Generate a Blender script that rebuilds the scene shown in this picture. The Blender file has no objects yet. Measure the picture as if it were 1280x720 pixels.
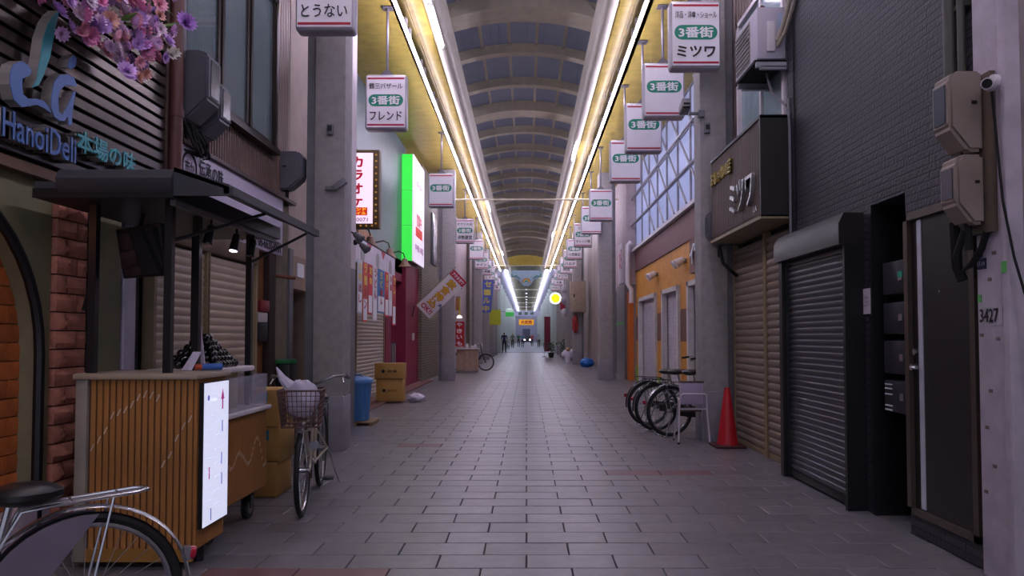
import bpy, bmesh, math, random
from mathutils import Vector, Matrix
random.seed(7)
S = bpy.context.scene
COL = S.collection
PI = math.pi

# ---------------------------------------------------------------- camera, world, exposure
cd = bpy.data.cameras.new('camera'); cam = bpy.data.objects.new('camera', cd); COL.objects.link(cam)
cd.lens = 930 / 1280 * 36; cd.sensor_width = 36; cd.shift_x = (640 - 658) / 1280; cd.shift_y = (388.5 - 360) / 1280
cd.clip_end = 600
cam.location = (0, 0, 1.3); cam.rotation_euler = (math.radians(92), 0, 0)
S.camera = cam
w = bpy.data.worlds.new('world'); S.world = w; w.use_nodes = True
bg = w.node_tree.nodes['Background']; bg.inputs[0].default_value = (0.74, 0.76, 1.0, 1); bg.inputs[1].default_value = 0.5
S.view_settings.view_transform = 'Standard'; S.view_settings.look = 'None'; S.view_settings.gamma = 1
S.view_settings.use_curve_mapping = False
S.view_settings.exposure = 1.25
EM = .44            # lit panels are set for exposure 0 and scaled here
TUBE_POWER = 22.0

# ---------------------------------------------------------------- materials
def srgb(h):
    h = h.lstrip('#'); c = [int(h[i:i+2], 16) / 255 for i in (0, 2, 4)]
    return tuple(x / 12.92 if x < 0.04045 else ((x + 0.055) / 1.055) ** 2.4 for x in c) + (1,)
MATS = {}
def mat(name, col='#888888', rough=0.6, metal=0.0, var=0.12, scale=6.0, bump=0.0, bscale=60.0, emit=0.0, ecol=None,
        trans=0.0, alpha=1.0, rnd=0.0, stretch=(1, 1, 1), spec=0.5, coat=0.0):
    if name in MATS: return MATS[name]
    m = bpy.data.materials.new(name); m.use_nodes = True; MATS[name] = m
    nt = m.node_tree; N = nt.nodes; L = nt.links; p = N['Principled BSDF']
    c = srgb(col) if isinstance(col, str) else tuple(col) + (1,)
    p.inputs['Roughness'].default_value = rough; p.inputs['Metallic'].default_value = metal
    p.inputs['Specular IOR Level'].default_value = spec
    p.inputs['Coat Weight'].default_value = coat
    p.inputs['Transmission Weight'].default_value = trans; p.inputs['Alpha'].default_value = alpha
    tc = N.new('ShaderNodeTexCoord'); mp = N.new('ShaderNodeMapping'); mp.inputs['Scale'].default_value = stretch
    L.new(tc.outputs['Object'], mp.inputs[0])
    nz = N.new('ShaderNodeTexNoise'); nz.inputs['Scale'].default_value = scale; nz.inputs['Detail'].default_value = 5
    L.new(mp.outputs[0], nz.inputs['Vector'])
    cr = N.new('ShaderNodeValToRGB'); e = cr.color_ramp.elements
    e[0].position = 0.3; e[1].position = 0.7
    e[0].color = tuple(x * (1 - var) for x in c[:3]) + (1,); e[1].color = tuple(min(1, x * (1 + var)) for x in c[:3]) + (1,)
    L.new(nz.outputs['Fac'], cr.inputs[0]); out = cr.outputs[0]
    if rnd:
        oi = N.new('ShaderNodeObjectInfo'); ge = N.new('ShaderNodeNewGeometry'); ad = N.new('ShaderNodeMath'); ad.operation = 'ADD'
        L.new(oi.outputs['Random'], ad.inputs[0]); L.new(ge.outputs['Random Per Island'], ad.inputs[1])
        fr = N.new('ShaderNodeMath'); fr.operation = 'FRACT'; L.new(ad.outputs[0], fr.inputs[0])
        mr = N.new('ShaderNodeMapRange'); mr.inputs[3].default_value = 1 - rnd; mr.inputs[4].default_value = 1 + rnd
        L.new(fr.outputs[0], mr.inputs[0])
        mx = N.new('ShaderNodeVectorMath'); mx.operation = 'SCALE'
        L.new(out, mx.inputs[0]); L.new(mr.outputs[0], mx.inputs['Scale']); out = mx.outputs[0]
    L.new(out, p.inputs['Base Color'])
    if bump:
        n2 = N.new('ShaderNodeTexNoise'); n2.inputs['Scale'].default_value = bscale; n2.inputs['Detail'].default_value = 6
        L.new(mp.outputs[0], n2.inputs['Vector'])
        b = N.new('ShaderNodeBump'); b.inputs['Strength'].default_value = bump; b.inputs['Distance'].default_value = 0.02
        L.new(n2.outputs['Fac'], b.inputs['Height']); L.new(b.outputs[0], p.inputs['Normal'])
    if emit:
        p.inputs['Emission Color'].default_value = srgb(ecol or col) if isinstance(ecol or col, str) else tuple(ecol or col) + (1,)
        p.inputs['Emission Strength'].default_value = emit if name == 'tube_light' else emit * EM
    return m

def translucent(name, col, t=0.7, gloss=0.1):
    m = bpy.data.materials.new(name); m.use_nodes = True; MATS[name] = m
    nt = m.node_tree; N = nt.nodes; L = nt.links; N.remove(N['Principled BSDF']); o = N['Material Output']
    d = N.new('ShaderNodeBsdfDiffuse'); tr = N.new('ShaderNodeBsdfTranslucent'); g = N.new('ShaderNodeBsdfGlossy')
    nz = N.new('ShaderNodeTexNoise'); nz.inputs['Scale'].default_value = 3
    tc = N.new('ShaderNodeTexCoord'); L.new(tc.outputs['Object'], nz.inputs['Vector'])
    cr = N.new('ShaderNodeValToRGB'); c = srgb(col)
    cr.color_ramp.elements[0].color = tuple(x * .8 for x in c[:3]) + (1,); cr.color_ramp.elements[1].color = c
    L.new(nz.outputs['Fac'], cr.inputs[0])
    for n in (d, tr): L.new(cr.outputs[0], n.inputs['Color'])
    g.inputs['Roughness'].default_value = 0.35
    m1 = N.new('ShaderNodeMixShader'); m1.inputs[0].default_value = t; L.new(d.outputs[0], m1.inputs[1]); L.new(tr.outputs[0], m1.inputs[2])
    m2 = N.new('ShaderNodeMixShader'); m2.inputs[0].default_value = gloss; L.new(m1.outputs[0], m2.inputs[1]); L.new(g.outputs[0], m2.inputs[2])
    L.new(m2.outputs[0], o.inputs['Surface'])
    return m

def lined(name, col, axis, pitch, depth=0.25, dark=0.6, rough=0.6, off=None, metal=0.0, tilt=0.0, width=0.12):
    """plain colour with joint lines every `pitch` metres along an axis (0,1,2) of object space; fine relief too far away to pick apart"""
    m = bpy.data.materials.new(name); m.use_nodes = True; MATS[name] = m
    nt = m.node_tree; N = nt.nodes; L = nt.links; p = N['Principled BSDF']; p.inputs['Roughness'].default_value = rough
    p.inputs['Metallic'].default_value = metal
    tc = N.new('ShaderNodeTexCoord'); sp = N.new('ShaderNodeSeparateXYZ'); L.new(tc.outputs['Object'], sp.inputs[0])
    dv = N.new('ShaderNodeMath'); dv.operation = 'DIVIDE'; dv.inputs[1].default_value = pitch; L.new(sp.outputs[axis], dv.inputs[0])
    fr = N.new('ShaderNodeMath'); fr.operation = 'FRACT'; L.new(dv.outputs[0], fr.inputs[0])
    gt = N.new('ShaderNodeMath'); gt.operation = 'LESS_THAN'; gt.inputs[1].default_value = width; L.new(fr.outputs[0], gt.inputs[0])
    nz = N.new('ShaderNodeTexNoise'); nz.inputs['Scale'].default_value = 5; nz.inputs['Detail'].default_value = 6; L.new(tc.outputs['Object'], nz.inputs['Vector'])
    cr = N.new('ShaderNodeValToRGB'); c = srgb(col)
    cr.color_ramp.elements[0].position = .3; cr.color_ramp.elements[1].position = .7
    cr.color_ramp.elements[0].color = tuple(x * .82 for x in c[:3]) + (1,); cr.color_ramp.elements[1].color = tuple(min(1, x * 1.12) for x in c[:3]) + (1,)
    L.new(nz.outputs['Fac'], cr.inputs[0])
    mx = N.new('ShaderNodeMix'); mx.data_type = 'RGBA'; L.new(gt.outputs[0], mx.inputs[0]); L.new(cr.outputs[0], mx.inputs[6])
    mx.inputs[7].default_value = tuple(x * dark for x in c[:3]) + (1,)
    L.new(mx.outputs[2], p.inputs['Base Color'])
    b = N.new('ShaderNodeBump'); b.inputs['Strength'].default_value = depth; b.inputs['Distance'].default_value = 0.02; b.invert = True
    L.new(gt.outputs[0], b.inputs['Height']); L.new(b.outputs[0], p.inputs['Normal'])
    return m

def bricky(name, col, mortar, bw, bh, mort=0.01, rough=0.6, axes=(1, 2), bump=0.5, var=0.15, rot=0.0):
    """stamped brick-pattern siding: relief and joints of a few pixels only"""
    m = bpy.data.materials.new(name); m.use_nodes = True; MATS[name] = m
    nt = m.node_tree; N = nt.nodes; L = nt.links; p = N['Principled BSDF']; p.inputs['Roughness'].default_value = rough
    tc = N.new('ShaderNodeTexCoord'); sp = N.new('ShaderNodeSeparateXYZ'); L.new(tc.outputs['Object'], sp.inputs[0])
    cb = N.new('ShaderNodeCombineXYZ'); L.new(sp.outputs[axes[0]], cb.inputs[0]); L.new(sp.outputs[axes[1]], cb.inputs[1])
    bt = N.new('ShaderNodeTexBrick'); bt.inputs['Scale'].default_value = 1; bt.inputs['Brick Width'].default_value = bw
    bt.inputs['Row Height'].default_value = bh; bt.inputs['Mortar Size'].default_value = mort; bt.inputs['Mortar Smooth'].default_value = .3
    c = srgb(col); bt.inputs['Color1'].default_value = tuple(x * (1 - var) for x in c[:3]) + (1,); bt.inputs['Color2'].default_value = tuple(x * (1 + var) for x in c[:3]) + (1,)
    bt.inputs['Mortar'].default_value = srgb(mortar); L.new(cb.outputs[0], bt.inputs['Vector']); L.new(bt.outputs['Color'], p.inputs['Base Color'])
    nz = N.new('ShaderNodeTexNoise'); nz.inputs['Scale'].default_value = 40; L.new(tc.outputs['Object'], nz.inputs['Vector'])
    ad = N.new('ShaderNodeMath'); ad.operation = 'MULTIPLY_ADD'; L.new(nz.outputs['Fac'], ad.inputs[0]); ad.inputs[1].default_value = -.5; L.new(bt.outputs['Fac'], ad.inputs[2])
    b = N.new('ShaderNodeBump'); b.invert = True; b.inputs['Strength'].default_value = bump; b.inputs['Distance'].default_value = 0.015
    L.new(ad.outputs[0], b.inputs['Height']); L.new(b.outputs[0], p.inputs['Normal'])
    return m

# ---------------------------------------------------------------- mesh builder
class B:
    def __init__(s): s.bm = bmesh.new()
    def box(s, x0, y0, z0, x1, y1, z1, bev=0.0, seg=2):
        x0, x1 = sorted((x0, x1)); y0, y1 = sorted((y0, y1)); z0, z1 = sorted((z0, z1))
        b2 = bmesh.new() if bev else s.bm
        v = [b2.verts.new((x, y, z)) for z in (z0, z1) for x, y in ((x0, y0), (x1, y0), (x1, y1), (x0, y1))]
        for f in ((3, 2, 1, 0), (4, 5, 6, 7), (0, 1, 5, 4), (1, 2, 6, 5), (2, 3, 7, 6), (3, 0, 4, 7)): b2.faces.new([v[i] for i in f])
        if bev:
            bmesh.ops.bevel(b2, geom=b2.edges[:], offset=bev, segments=seg, affect='EDGES', profile=.5)
            s.merge(b2)
        return s
    def merge(s, b2, M=None):
        me = bpy.data.meshes.new('tmp'); b2.to_mesh(me); b2.free()
        if M: me.transform(M)
        s.bm.from_mesh(me); bpy.data.meshes.remove(me)
    def obox(s, c, size, M, bev=0.0):
        t = B(); a = [x / 2 for x in size]; t.box(-a[0], -a[1], -a[2], a[0], a[1], a[2], bev); s.merge(t.bm, Matrix.Translation(c) @ M.to_4x4()); return s
    def cyl(s, p0, p1, r, n=10, r1=None, cap=True):
        p0, p1 = Vector(p0), Vector(p1); r1 = r if r1 is None else r1
        d = (p1 - p0); d = d.normalized() if d.length else Vector((0, 0, 1)); a = d.orthogonal().normalized(); b = d.cross(a)
        A = [s.bm.verts.new(p0 + (a * math.cos(t) + b * math.sin(t)) * r) for t in [2 * PI * i / n for i in range(n)]]
        C = [s.bm.verts.new(p1 + (a * math.cos(t) + b * math.sin(t)) * r1) for t in [2 * PI * i / n for i in range(n)]]
        for i in range(n): s.bm.faces.new((A[i], A[(i + 1) % n], C[(i + 1) % n], C[i]))
        if cap: s.bm.faces.new(A[::-1]); s.bm.faces.new(C)
        return s
    def tube(s, pts, r, n=8, closed=False):
        pts = [Vector(p) for p in pts]; k = len(pts); rings = []; pa = None
        for i, p in enumerate(pts):
            if closed: d = pts[(i + 1) % k] - pts[i - 1]
            else: d = pts[min(i + 1, k - 1)] - pts[max(i - 1, 0)]
            d.normalize()
            a = (pa - d * pa.dot(d)) if pa is not None else d.orthogonal()
            a.normalize(); pa = a; b = d.cross(a)
            rr = r[i] if isinstance(r, (list, tuple)) else r
            rings.append([s.bm.verts.new(p + (a * math.cos(2 * PI * j / n) + b * math.sin(2 * PI * j / n)) * rr) for j in range(n)])
        for i in range(k if closed else k - 1):
            A, C = rings[i], rings[(i + 1) % k]
            for j in range(n): s.bm.faces.new((A[j], A[(j + 1) % n], C[(j + 1) % n], C[j]))
        if not closed: s.bm.faces.new(rings[0][::-1]); s.bm.faces.new(rings[-1])
        return s
    def lathe(s, prof, c=(0, 0, 0), n=20, axis='z'):
        rings = []
        for r, z in prof:
            ring = []
            for j in range(n):
                t = 2 * PI * j / n; x, y = r * math.cos(t), r * math.sin(t)
                v = (x, y, z) if axis == 'z' else ((x, z, y) if axis == 'y' else (z, x, y))
                ring.append(s.bm.verts.new((v[0] + c[0], v[1] + c[1], v[2] + c[2])))
            rings.append(ring)
        for A, C in zip(rings, rings[1:]):
            for j in range(n): s.bm.faces.new((A[j], A[(j + 1) % n], C[(j + 1) % n], C[j]))
        for R, rev in ((rings[0], True), (rings[-1], False)):
            s.bm.faces.new(R[::-1] if rev else R)
        return s
    def ball(s, c, r, sc=(1, 1, 1), u=10, v=7, M=None):
        b2 = bmesh.new(); bmesh.ops.create_uvsphere(b2, u_segments=u, v_segments=v, radius=r)
        T = Matrix.Translation(c) @ (M.to_4x4() if M else Matrix()) @ Matrix.Diagonal((*sc, 1)); s.merge(b2, T); return s
    def poly(s, pts, vec):
        """extrude a planar polygon (list of 3D points) along vec"""
        vec = Vector(vec); A = [s.bm.verts.new(Vector(p)) for p in pts]; C = [s.bm.verts.new(Vector(p) + vec) for p in pts]
        n = len(pts); s.bm.faces.new(A[::-1]); s.bm.faces.new(C)
        for i in range(n): s.bm.faces.new((A[i], A[(i + 1) % n], C[(i + 1) % n], C[i]))
        return s
    def quad(s, *p): s.bm.faces.new([s.bm.verts.new(q) for q in p]); return s
    def mesh(s, name, off=None, smooth=None):
        bmesh.ops.recalc_face_normals(s.bm, faces=s.bm.faces[:])
        me = bpy.data.meshes.new(name)
        if off is not None: bmesh.ops.translate(s.bm, verts=s.bm.verts[:], vec=-Vector(off))
        s.bm.to_mesh(me); s.bm.free()
        if smooth is not None:
            me.shade_smooth(); me.set_sharp_from_angle(angle=smooth)
        return me
    def obj(s, name, m, parent=None, smooth=math.radians(40)):
        me = s.mesh(name, ROOTLOC.get(parent.name) if parent else None, smooth)
        me.materials.append(m if not isinstance(m, str) else MATS[m])
        o = bpy.data.objects.new(name, me); COL.objects.link(o)
        if parent: o.parent = parent; ROOTLOC[o.name] = ROOTLOC.get(parent.name, (0, 0, 0))
        else: ROOTLOC[o.name] = (0, 0, 0)
        return o
ROOTLOC = {}
def thing(name, label, cat, loc=(0, 0, 0), rz=0, group=None, kind=None, local=False):
    """an Empty at the base of a thing. Parts are drawn in world metres (local=False) or about the base (local=True)"""
    o = bpy.data.objects.new(name, None); COL.objects.link(o); o.empty_display_size = .1
    o.location = loc; o.rotation_euler = (0, 0, rz); ROOTLOC[o.name] = (0, 0, 0) if local else tuple(loc)
    return tag(o, label, cat, group, kind)
def tag(o, label=None, cat=None, group=None, kind=None):
    if label: o['label'] = label
    if cat: o['category'] = cat
    if group: o['group'] = group
    if kind: o['kind'] = kind
    return o
def dup(root, loc=None, rz=None, label=None, group=None, parent=None):
    r = root.copy(); COL.objects.link(r)
    if parent: r.parent = parent
    if loc is not None: r.location = loc
    if rz is not None: r.rotation_euler = (0, 0, rz)
    if label: r['label'] = label
    if group: r['group'] = group
    for ch in list(root.children): dup(ch, parent=r)
    return r
def piece(name, me, parent, loc, m=None, rot=None):
    """a repeated piece that shares its mesh; loc in the parent's drawing space"""
    o = bpy.data.objects.new(name, me); COL.objects.link(o); o.parent = parent
    R = ROOTLOC.get(parent.name, (0, 0, 0)) if parent else (0, 0, 0)
    o.location = Vector(loc) - Vector(R)
    if rot: o.rotation_euler = rot
    ROOTLOC[o.name] = tuple(loc)
    return o
def mk(b, name, m, smooth=None):
    me = b.mesh(name, None, smooth); me.materials.append(m); return me

TXT = {}
def text_mesh(s, bold=0.0, ext=0.0):
    """flat or extruded glyph mesh of unit size; bold thickens the strokes by overlaying shifted copies"""
    k = (s, bold, ext)
    if k not in TXT:
        cu = bpy.data.curves.new('t', 'FONT'); cu.body = s; cu.size = 1; cu.extrude = ext; cu.resolution_u = 2; cu.fill_mode = 'BOTH' if ext else 'FRONT'
        o = bpy.data.objects.new('t', cu); COL.objects.link(o)
        dg = bpy.context.evaluated_depsgraph_get(); me = bpy.data.meshes.new_from_object(o.evaluated_get(dg))
        bpy.data.objects.remove(o); bpy.data.curves.remove(cu)
        if bold:
            bm = bmesh.new()
            for i in range(4 if ext else 6):
                n = 4 if ext else 6; c = me.copy(); c.transform(Matrix.Translation((bold * math.cos(2 * PI * (i + .5) / n), bold * math.sin(2 * PI * (i + .5) / n), 0 if ext else i * .0006)) @ Matrix.Diagonal((1, 1, 1 + i * .12 if ext else 1, 1))); bm.from_mesh(c); bpy.data.meshes.remove(c)
            bm.to_mesh(me); bm.free()
        xs = [v.co.x for v in me.vertices]; ys = [v.co.y for v in me.vertices]
        TXT[k] = (me, min(xs), max(xs), min(ys), max(ys))
    return TXT[k]
def text(name, s, c, right, up, wd, ht, m, parent, bold=0.0, ext=0.0):
    """lettering centred at c (world or local to parent), fitted to wd x ht (ht None keeps the proportions); ext = depth in metres"""
    me0, x0, x1, y0, y1 = text_mesh(s, bold, 1.0 if ext else 0.0)
    right, up = Vector(right).normalized(), Vector(up).normalized(); n = right.cross(up)
    sx = wd / (x1 - x0); sy = sx if ht is None else ht / (y1 - y0)
    me = me0.copy(); me.name = name
    M = Matrix.Translation(Vector(c) - Vector(ROOTLOC.get(parent.name, (0, 0, 0)) if parent else (0, 0, 0))) @ Matrix((right, up, n)).transposed().to_4x4() @ Matrix.Diagonal((sx, sy, ext / 2 if ext else 1, 1)) @ Matrix.Translation((-(x0 + x1) / 2, -(y0 + y1) / 2, 0))
    me.transform(M); me.materials.clear(); me.materials.append(m)
    o = bpy.data.objects.new(name, me); COL.objects.link(o); o.parent = parent
    ROOTLOC[o.name] = ROOTLOC.get(parent.name, (0, 0, 0)) if parent else (0, 0, 0)
    return o
RX, RY = math.radians, math.radians
EAST, WEST, NORTH, SOUTH, UP = (1, 0, 0), (-1, 0, 0), (0, 1, 0), (0, -1, 0), (0, 0, 1)
# a wall facing the street: on the left side the reader's right hand is +Y, on the right side it is -Y

# ---------------------------------------------------------------- shared materials
M_yel = lined('ceiling_yellow', '#b09a48', 1, 1.1, .2, .82, .45, width=.03)
M_tile = mat('paving_tile', '#716d72', .33, var=.16, scale=9, bump=.12, bscale=90, rnd=.13)
M_tilered = mat('paving_tile_red', '#735052', .4, var=.15, scale=9, bump=.12, bscale=90)
M_grout = mat('grout', '#3c3a40', .9)
M_beam = mat('gutter_cream', '#cfc7b6', .45, var=.06)
M_rib = mat('rib_paint', '#dcd2ba', .5, var=.08)
M_roofp = translucent('roof_sheet', '#b2b2bc', .5, .08)
M_conc = mat('pillar_concrete', '#a09c9c', .8, var=.1, scale=14, bump=.35, bscale=120)
M_white = mat('white_paint', '#d6d0d4', .5, var=.06)
M_offw = mat('off_white_panel', '#c4bcbc', .6, var=.08, scale=3)
M_black = mat('black_metal', '#17171b', .4, var=.1)
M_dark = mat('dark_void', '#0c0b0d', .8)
M_grey = mat('grey_metal', '#77777c', .45, .4)
M_steel = mat('bright_steel', '#b9b9bd', .25, .9, var=.05)
M_brown = mat('brown_metal', '#4a3932', .45, var=.12)
M_tubel = mat('tube_light', '#ffffff', .4, emit=TUBE_POWER, ecol=(0.80, 0.74, 1.0), var=0)
M_red = mat('sign_red', '#b01838', .5, var=.03)
M_green = mat('sign_green', '#178a70', .5, var=.03)
M_ink = mat('sign_ink', '#1e1c22', .6, var=0)
M_wtxt = mat('sign_white', '#eeeef2', .5, var=0)
M_signw = mat('sign_acrylic', '#f0ecf4', .25, var=.03, coat=.3)


# ---------------------------------------------------------------- floor
TW, TD = .51, .256
fl = thing('floor', 'grey paved arcade floor of long rectangular tiles in running bond', 'floor', (0, 0, 0), kind='structure')
B().box(-4.2, -8, -.1, 4.2, 62, -.012).obj('bed', M_grout, fl)
tile_me = mk(B().box(-TW / 2 + .004, -TD / 2 + .004, -.03, TW / 2 - .004, TD / 2 - .004, 0, .003, 1), 'tile', M_tile)
tile_red = tile_me.copy(); tile_red.materials.clear(); tile_red.materials.append(M_tilered)
reds = [(-1.3, 4.15), (-.9, 4.15), (1.05, 7.05), (1.55, 7.05), (1.3, 7.3), (-1.35, 8.9)]
r0 = 3.72; far = B(); nt_ = 0
for r in range(-46, 222):
    y = r0 + r * TD + TD / 2
    off = 0 if r % 2 else TW / 2
    for c in range(-7, 8):
        x = c * TW + off
        if abs(x) > 3.35: continue
        if 0 <= r < 24 and nt_ < 300:
            red = any(abs(x - a) < TW / 2 and abs(y - b) < TD / 2 for a, b in reds)
            piece('tile', tile_red if red else tile_me, fl, (x, y, random.uniform(-.0012, .0012))); nt_ += 1
        else:
            g = .004; zt = random.uniform(-.0012, .0012)
            far.box(x - TW / 2 + g, y - TD / 2 + g, -.03, x + TW / 2 - g, y + TD / 2 - g, zt)
tag(far.obj('tile_field', M_tile, fl, None), 'grey rectangular paving tiles further along the street', kind='stuff')

# ---------------------------------------------------------------- arcade roof
cl = thing('ceiling', 'arched arcade roof with ribs between yellow side ceilings', 'ceiling', (0, 0, 0), kind='structure')
Y0, Y1 = -6.0, 54.7
B().box(-3.9, Y0, 6.28, -1.52, Y1, 6.34).obj('side_ceiling', M_yel, cl)
B().box(1.36, Y0, 6.28, 4.0, Y1, 6.34).obj('side_ceiling', M_yel, cl)
for s, xi, xo in ((-1, -1.30, -1.55), (1, 1.15, 1.39)):
    g = B(); xc = (xi + xo) / 2; hw = abs(xi - xo) / 2
    prof = [(xc + hw * math.cos(t), 6.33 - .11 * math.sin(t)) for t in [PI * i / 8 for i in range(9)]] + [(xc - hw, 6.75), (xc + hw, 6.75)]
    g.poly([(a, Y0, b) for a, b in prof], (0, Y1 - Y0, 0)).obj('gutter_beam', M_beam, cl)
    xw = xo + s * .17
    B().box(min(xo, xw), Y0, 6.265, max(xo, xw), Y1, 6.279, .004).obj('cornice', M_yel, cl)
    B().box(xo + s * .24, Y0, 6.262, xo + s * .32, Y1, 6.279).obj('cornice', M_yel, cl)
XC, RC, ZC = -.07, 4.3, 2.9
A = math.asin(1.95 / RC)
def arc_pts(r, n=16, a0=-A, a1=A): return [(XC + r * math.sin(a0 + (a1 - a0) * i / n), ZC + r * math.cos(a0 + (a1 - a0) * i / n)) for i in range(n + 1)]
def rib_mesh(wd, d0, d1):
    p = arc_pts(RC + d0) + arc_pts(RC + d1)[::-1]
    b = B(); n = 17
    for q in range(n - 1):
        a, b_, c, d = p[q], p[q + 1], p[2 * n - 2 - q], p[2 * n - 1 - q]
        b.poly([(a[0], -wd / 2, a[1]), (b_[0], -wd / 2, b_[1]), (c[0], -wd / 2, c[1]), (d[0], -wd / 2, d[1])], (0, wd, 0))
    bmesh.ops.remove_doubles(b.bm, verts=b.bm.verts[:], dist=1e-5)
    return b
rib_a = mk(rib_mesh(.10, 0, .2).box(0, 0, 0, 0, 0, 0) if False else rib_mesh(.10, 0, .2), 'rib', M_rib)
rib_f = mk(rib_mesh(.22, -.012, .012), 'rib_flange', M_rib)
rib_b = mk(rib_mesh(.62, -.06, .2), 'deep_rib', M_rib)
PUR = [-1.62, -1.08, -.54, 0, .54, 1.08, 1.62]
PUR = [x - .27 for x in PUR[1:]] + [1.35]
PUR = [-1.35, -.81, -.27, .27, .81, 1.35]
angs = [-A] + [math.asin(x / RC) for x in PUR] + [A]
pan_me = []
for a0, a1 in zip(angs, angs[1:]):
    b = B(); q = arc_pts(RC + .23, 3, a0 + .004, a1 - .004) + arc_pts(RC + .25, 3, a0 + .004, a1 - .004)[::-1]
    for i in range(3):
        b.poly([(q[j][0], .003, q[j][1]) for j in (i, i + 1, 6 - i, 7 - i)], (0, 1.994, 0))
    pan_me.append(mk(b, 'roof_panel', M_roofp))
k = 0; y = -4.7 - 2
while y < Y1 - 1:
    big = (k % 3 == 1)
    piece('deep_rib' if big else 'rib', rib_b if big else rib_a, cl, (0, y, 0))
    if not big: piece('rib_flange', rib_f, cl, (0, y, 0))
    if y < Y1 - 2:
        for me in pan_me: piece('roof_panel', me, cl, (0, y, 0))
    y += 2.0; k += 1
for a in angs[1:-1]:
    B().obox((XC + (RC + .19) * math.sin(a), (Y0 + Y1) / 2, ZC + (RC + .19) * math.cos(a)), (.06, Y1 - Y0, .07), Matrix.Rotation(a, 3, 'Y')).obj('purlin', M_rib, cl)
for yy in (11.3, 31.3):
    for s in (-1, 1):
        B().cyl((XC + s * .35, yy, 7.3), (XC + s * 1.5, yy + 2, 7.0), .012, 6).obj('brace_rod', M_rib, cl)
# upstand that closes the roof between gutter and arch
for x in (-2.0, 1.86): B().box(x - .03, Y0, 6.28, x + .03, Y1, 7.2).obj('upstand', M_rib, cl)
# gable at the end of the roof
gp = [(x, z) for x, z in arc_pts(RC + .3)]
B().poly([(x, Y1, z) for x, z in gp] + [(1.95, Y1, 6.55), (-2.05, Y1, 6.55)], (0, .08, 0)).obj('end_gable', mat('gable_yellow', '#b89a3c', .6), cl)
for i in range(7): B().box(-1.7 + i * .55, Y1 - .02, 6.56, -1.66 + i * .55, Y1, 7.3 - abs(i - 3) * .05).obj('gable_batten', MATS['ceiling_yellow'], cl)
B().box(-3.9, Y0 - .1, 6.28, 4.0, Y0, 6.5).obj('end_beam', M_rib, cl)
for i, (ty, tz) in enumerate(((24.0, 5.75), (49.0, 6.0))): tag(B().cyl((-2.9 + i * .15, ty, tz), (2.97, ty, tz), .03, 8).obj('trim_%d' % (i + 1), M_rib), ('steel tie rod spanning the arcade past the orange shop', 'steel tie rod spanning the arcade before the end gable')[i], 'tie rod', kind='structure')

# light tubes: two long rows, and short ones on the gutters
def tube_mesh(ln):
    return mk(B().cyl((0, -ln / 2, 0), (0, ln / 2, 0), .021, 10), 'light_tube', M_tubel, math.radians(50))
tm = tube_mesh(1.68)
th = mk(B().box(-.022, -.87, .032, .022, .87, .055).box(-.02, -.7, .055, .02, -.66, .228).box(-.02, .66, .055, .02, .7, .228).box(-.02, -.87, -.03, .02, -.845, .04).box(-.02, .845, -.03, .02, .87, .04), 'tube_holder', M_white)
def tube_light(x, y, z, label, group, me=tm, hold=th):
    r = thing('tube_light', label, 'tube light', (x, y, z), group=group)
    piece('light_tube', me, r, (x, y, z))
    if hold: piece('tube_holder', hold, r, (x, y, z))
n = 0; y = -5.0
while y < 53.5:
    tube_light(-1.875, y, 6.05, 'fluorescent tube in the long row on the karaoke sign side', 'tubes of the row on the karaoke sign side'); tube_light(1.71, y, 6.05, 'fluorescent tube in the long row on the orange shop side', 'tubes of the row on the orange shop side'); y += 1.75
t2 = tube_mesh(1.5)
h2 = mk(B().box(-.04, -.76, .028, .04, .76, .05), 'tube_holder', M_white)
for y in (11.6, 28.0, 43.5): tube_light(-1.42, y, 6.17, 'short fluorescent tube under the gutter beam on the karaoke sign side', 'short tubes on the karaoke sign side', t2, h2)
for y in (19.6, 35.5): tube_light(1.27, y, 6.17, 'short fluorescent tube under the gutter beam on the orange shop side', 'short tubes on the orange shop side', t2, h2)
# ================================================================ LEFT SIDE
LX = -2.8
M_wallL = mat('left_wall_render', '#6e6258', .8, var=.12, bump=.2)
tag(B().box(-3.7, -7, 0, -2.97, 5.4, 6.28).obj('wall_left', M_wallL), 'plain wall behind the deli front', 'wall', kind='structure')
tag(B().box(-3.7, 5.4, 0, -2.86, 8.72, 6.28).obj('wall_left', M_wallL), 'plain wall behind the shuttered shop beside the food cart', 'wall', kind='structure')

# deli front: green plaster with an arched opening lined with orange brick
M_olive = mat('olive_plaster', '#7d7a5c', .7, var=.1)
sf = thing('wall_left_deli', 'olive deli front with arched brick doorway and split-face brick pier', 'shopfront', (LX, 4.3, 0), kind='structure')
yc, rr, zs = 3.35, .92, 1.2
arc = [(yc + rr * math.cos(PI * i / 20), zs + rr * math.sin(PI * i / 20)) for i in range(21)]
pts = [(4.37, 0), (4.37, 2.2), (2.2, 2.2), (2.2, 0), (2.43, 0)] + arc[::-1] + [(4.27, 0)]
B().poly([(LX - .17, a, b) for a, b in pts], (.17, 0, 0)).obj('plaster', M_olive, sf)
B().tube([(LX + .01, yc - rr, 0)] + [(LX + .01, a, b) for a, b in arc[::-1]] + [(LX + .01, yc + rr, 0)], .03, 8).obj('arch_frame', M_black, sf)
M_obr = mat('orange_brick', '#b0602c', .75, var=.2, scale=12, bump=.4, bscale=40, rnd=.18)
M_pbr = mat('pink_split_brick', '#b87862', .8, var=.2, scale=14, bump=1.0, bscale=18, rnd=.15)
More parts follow.
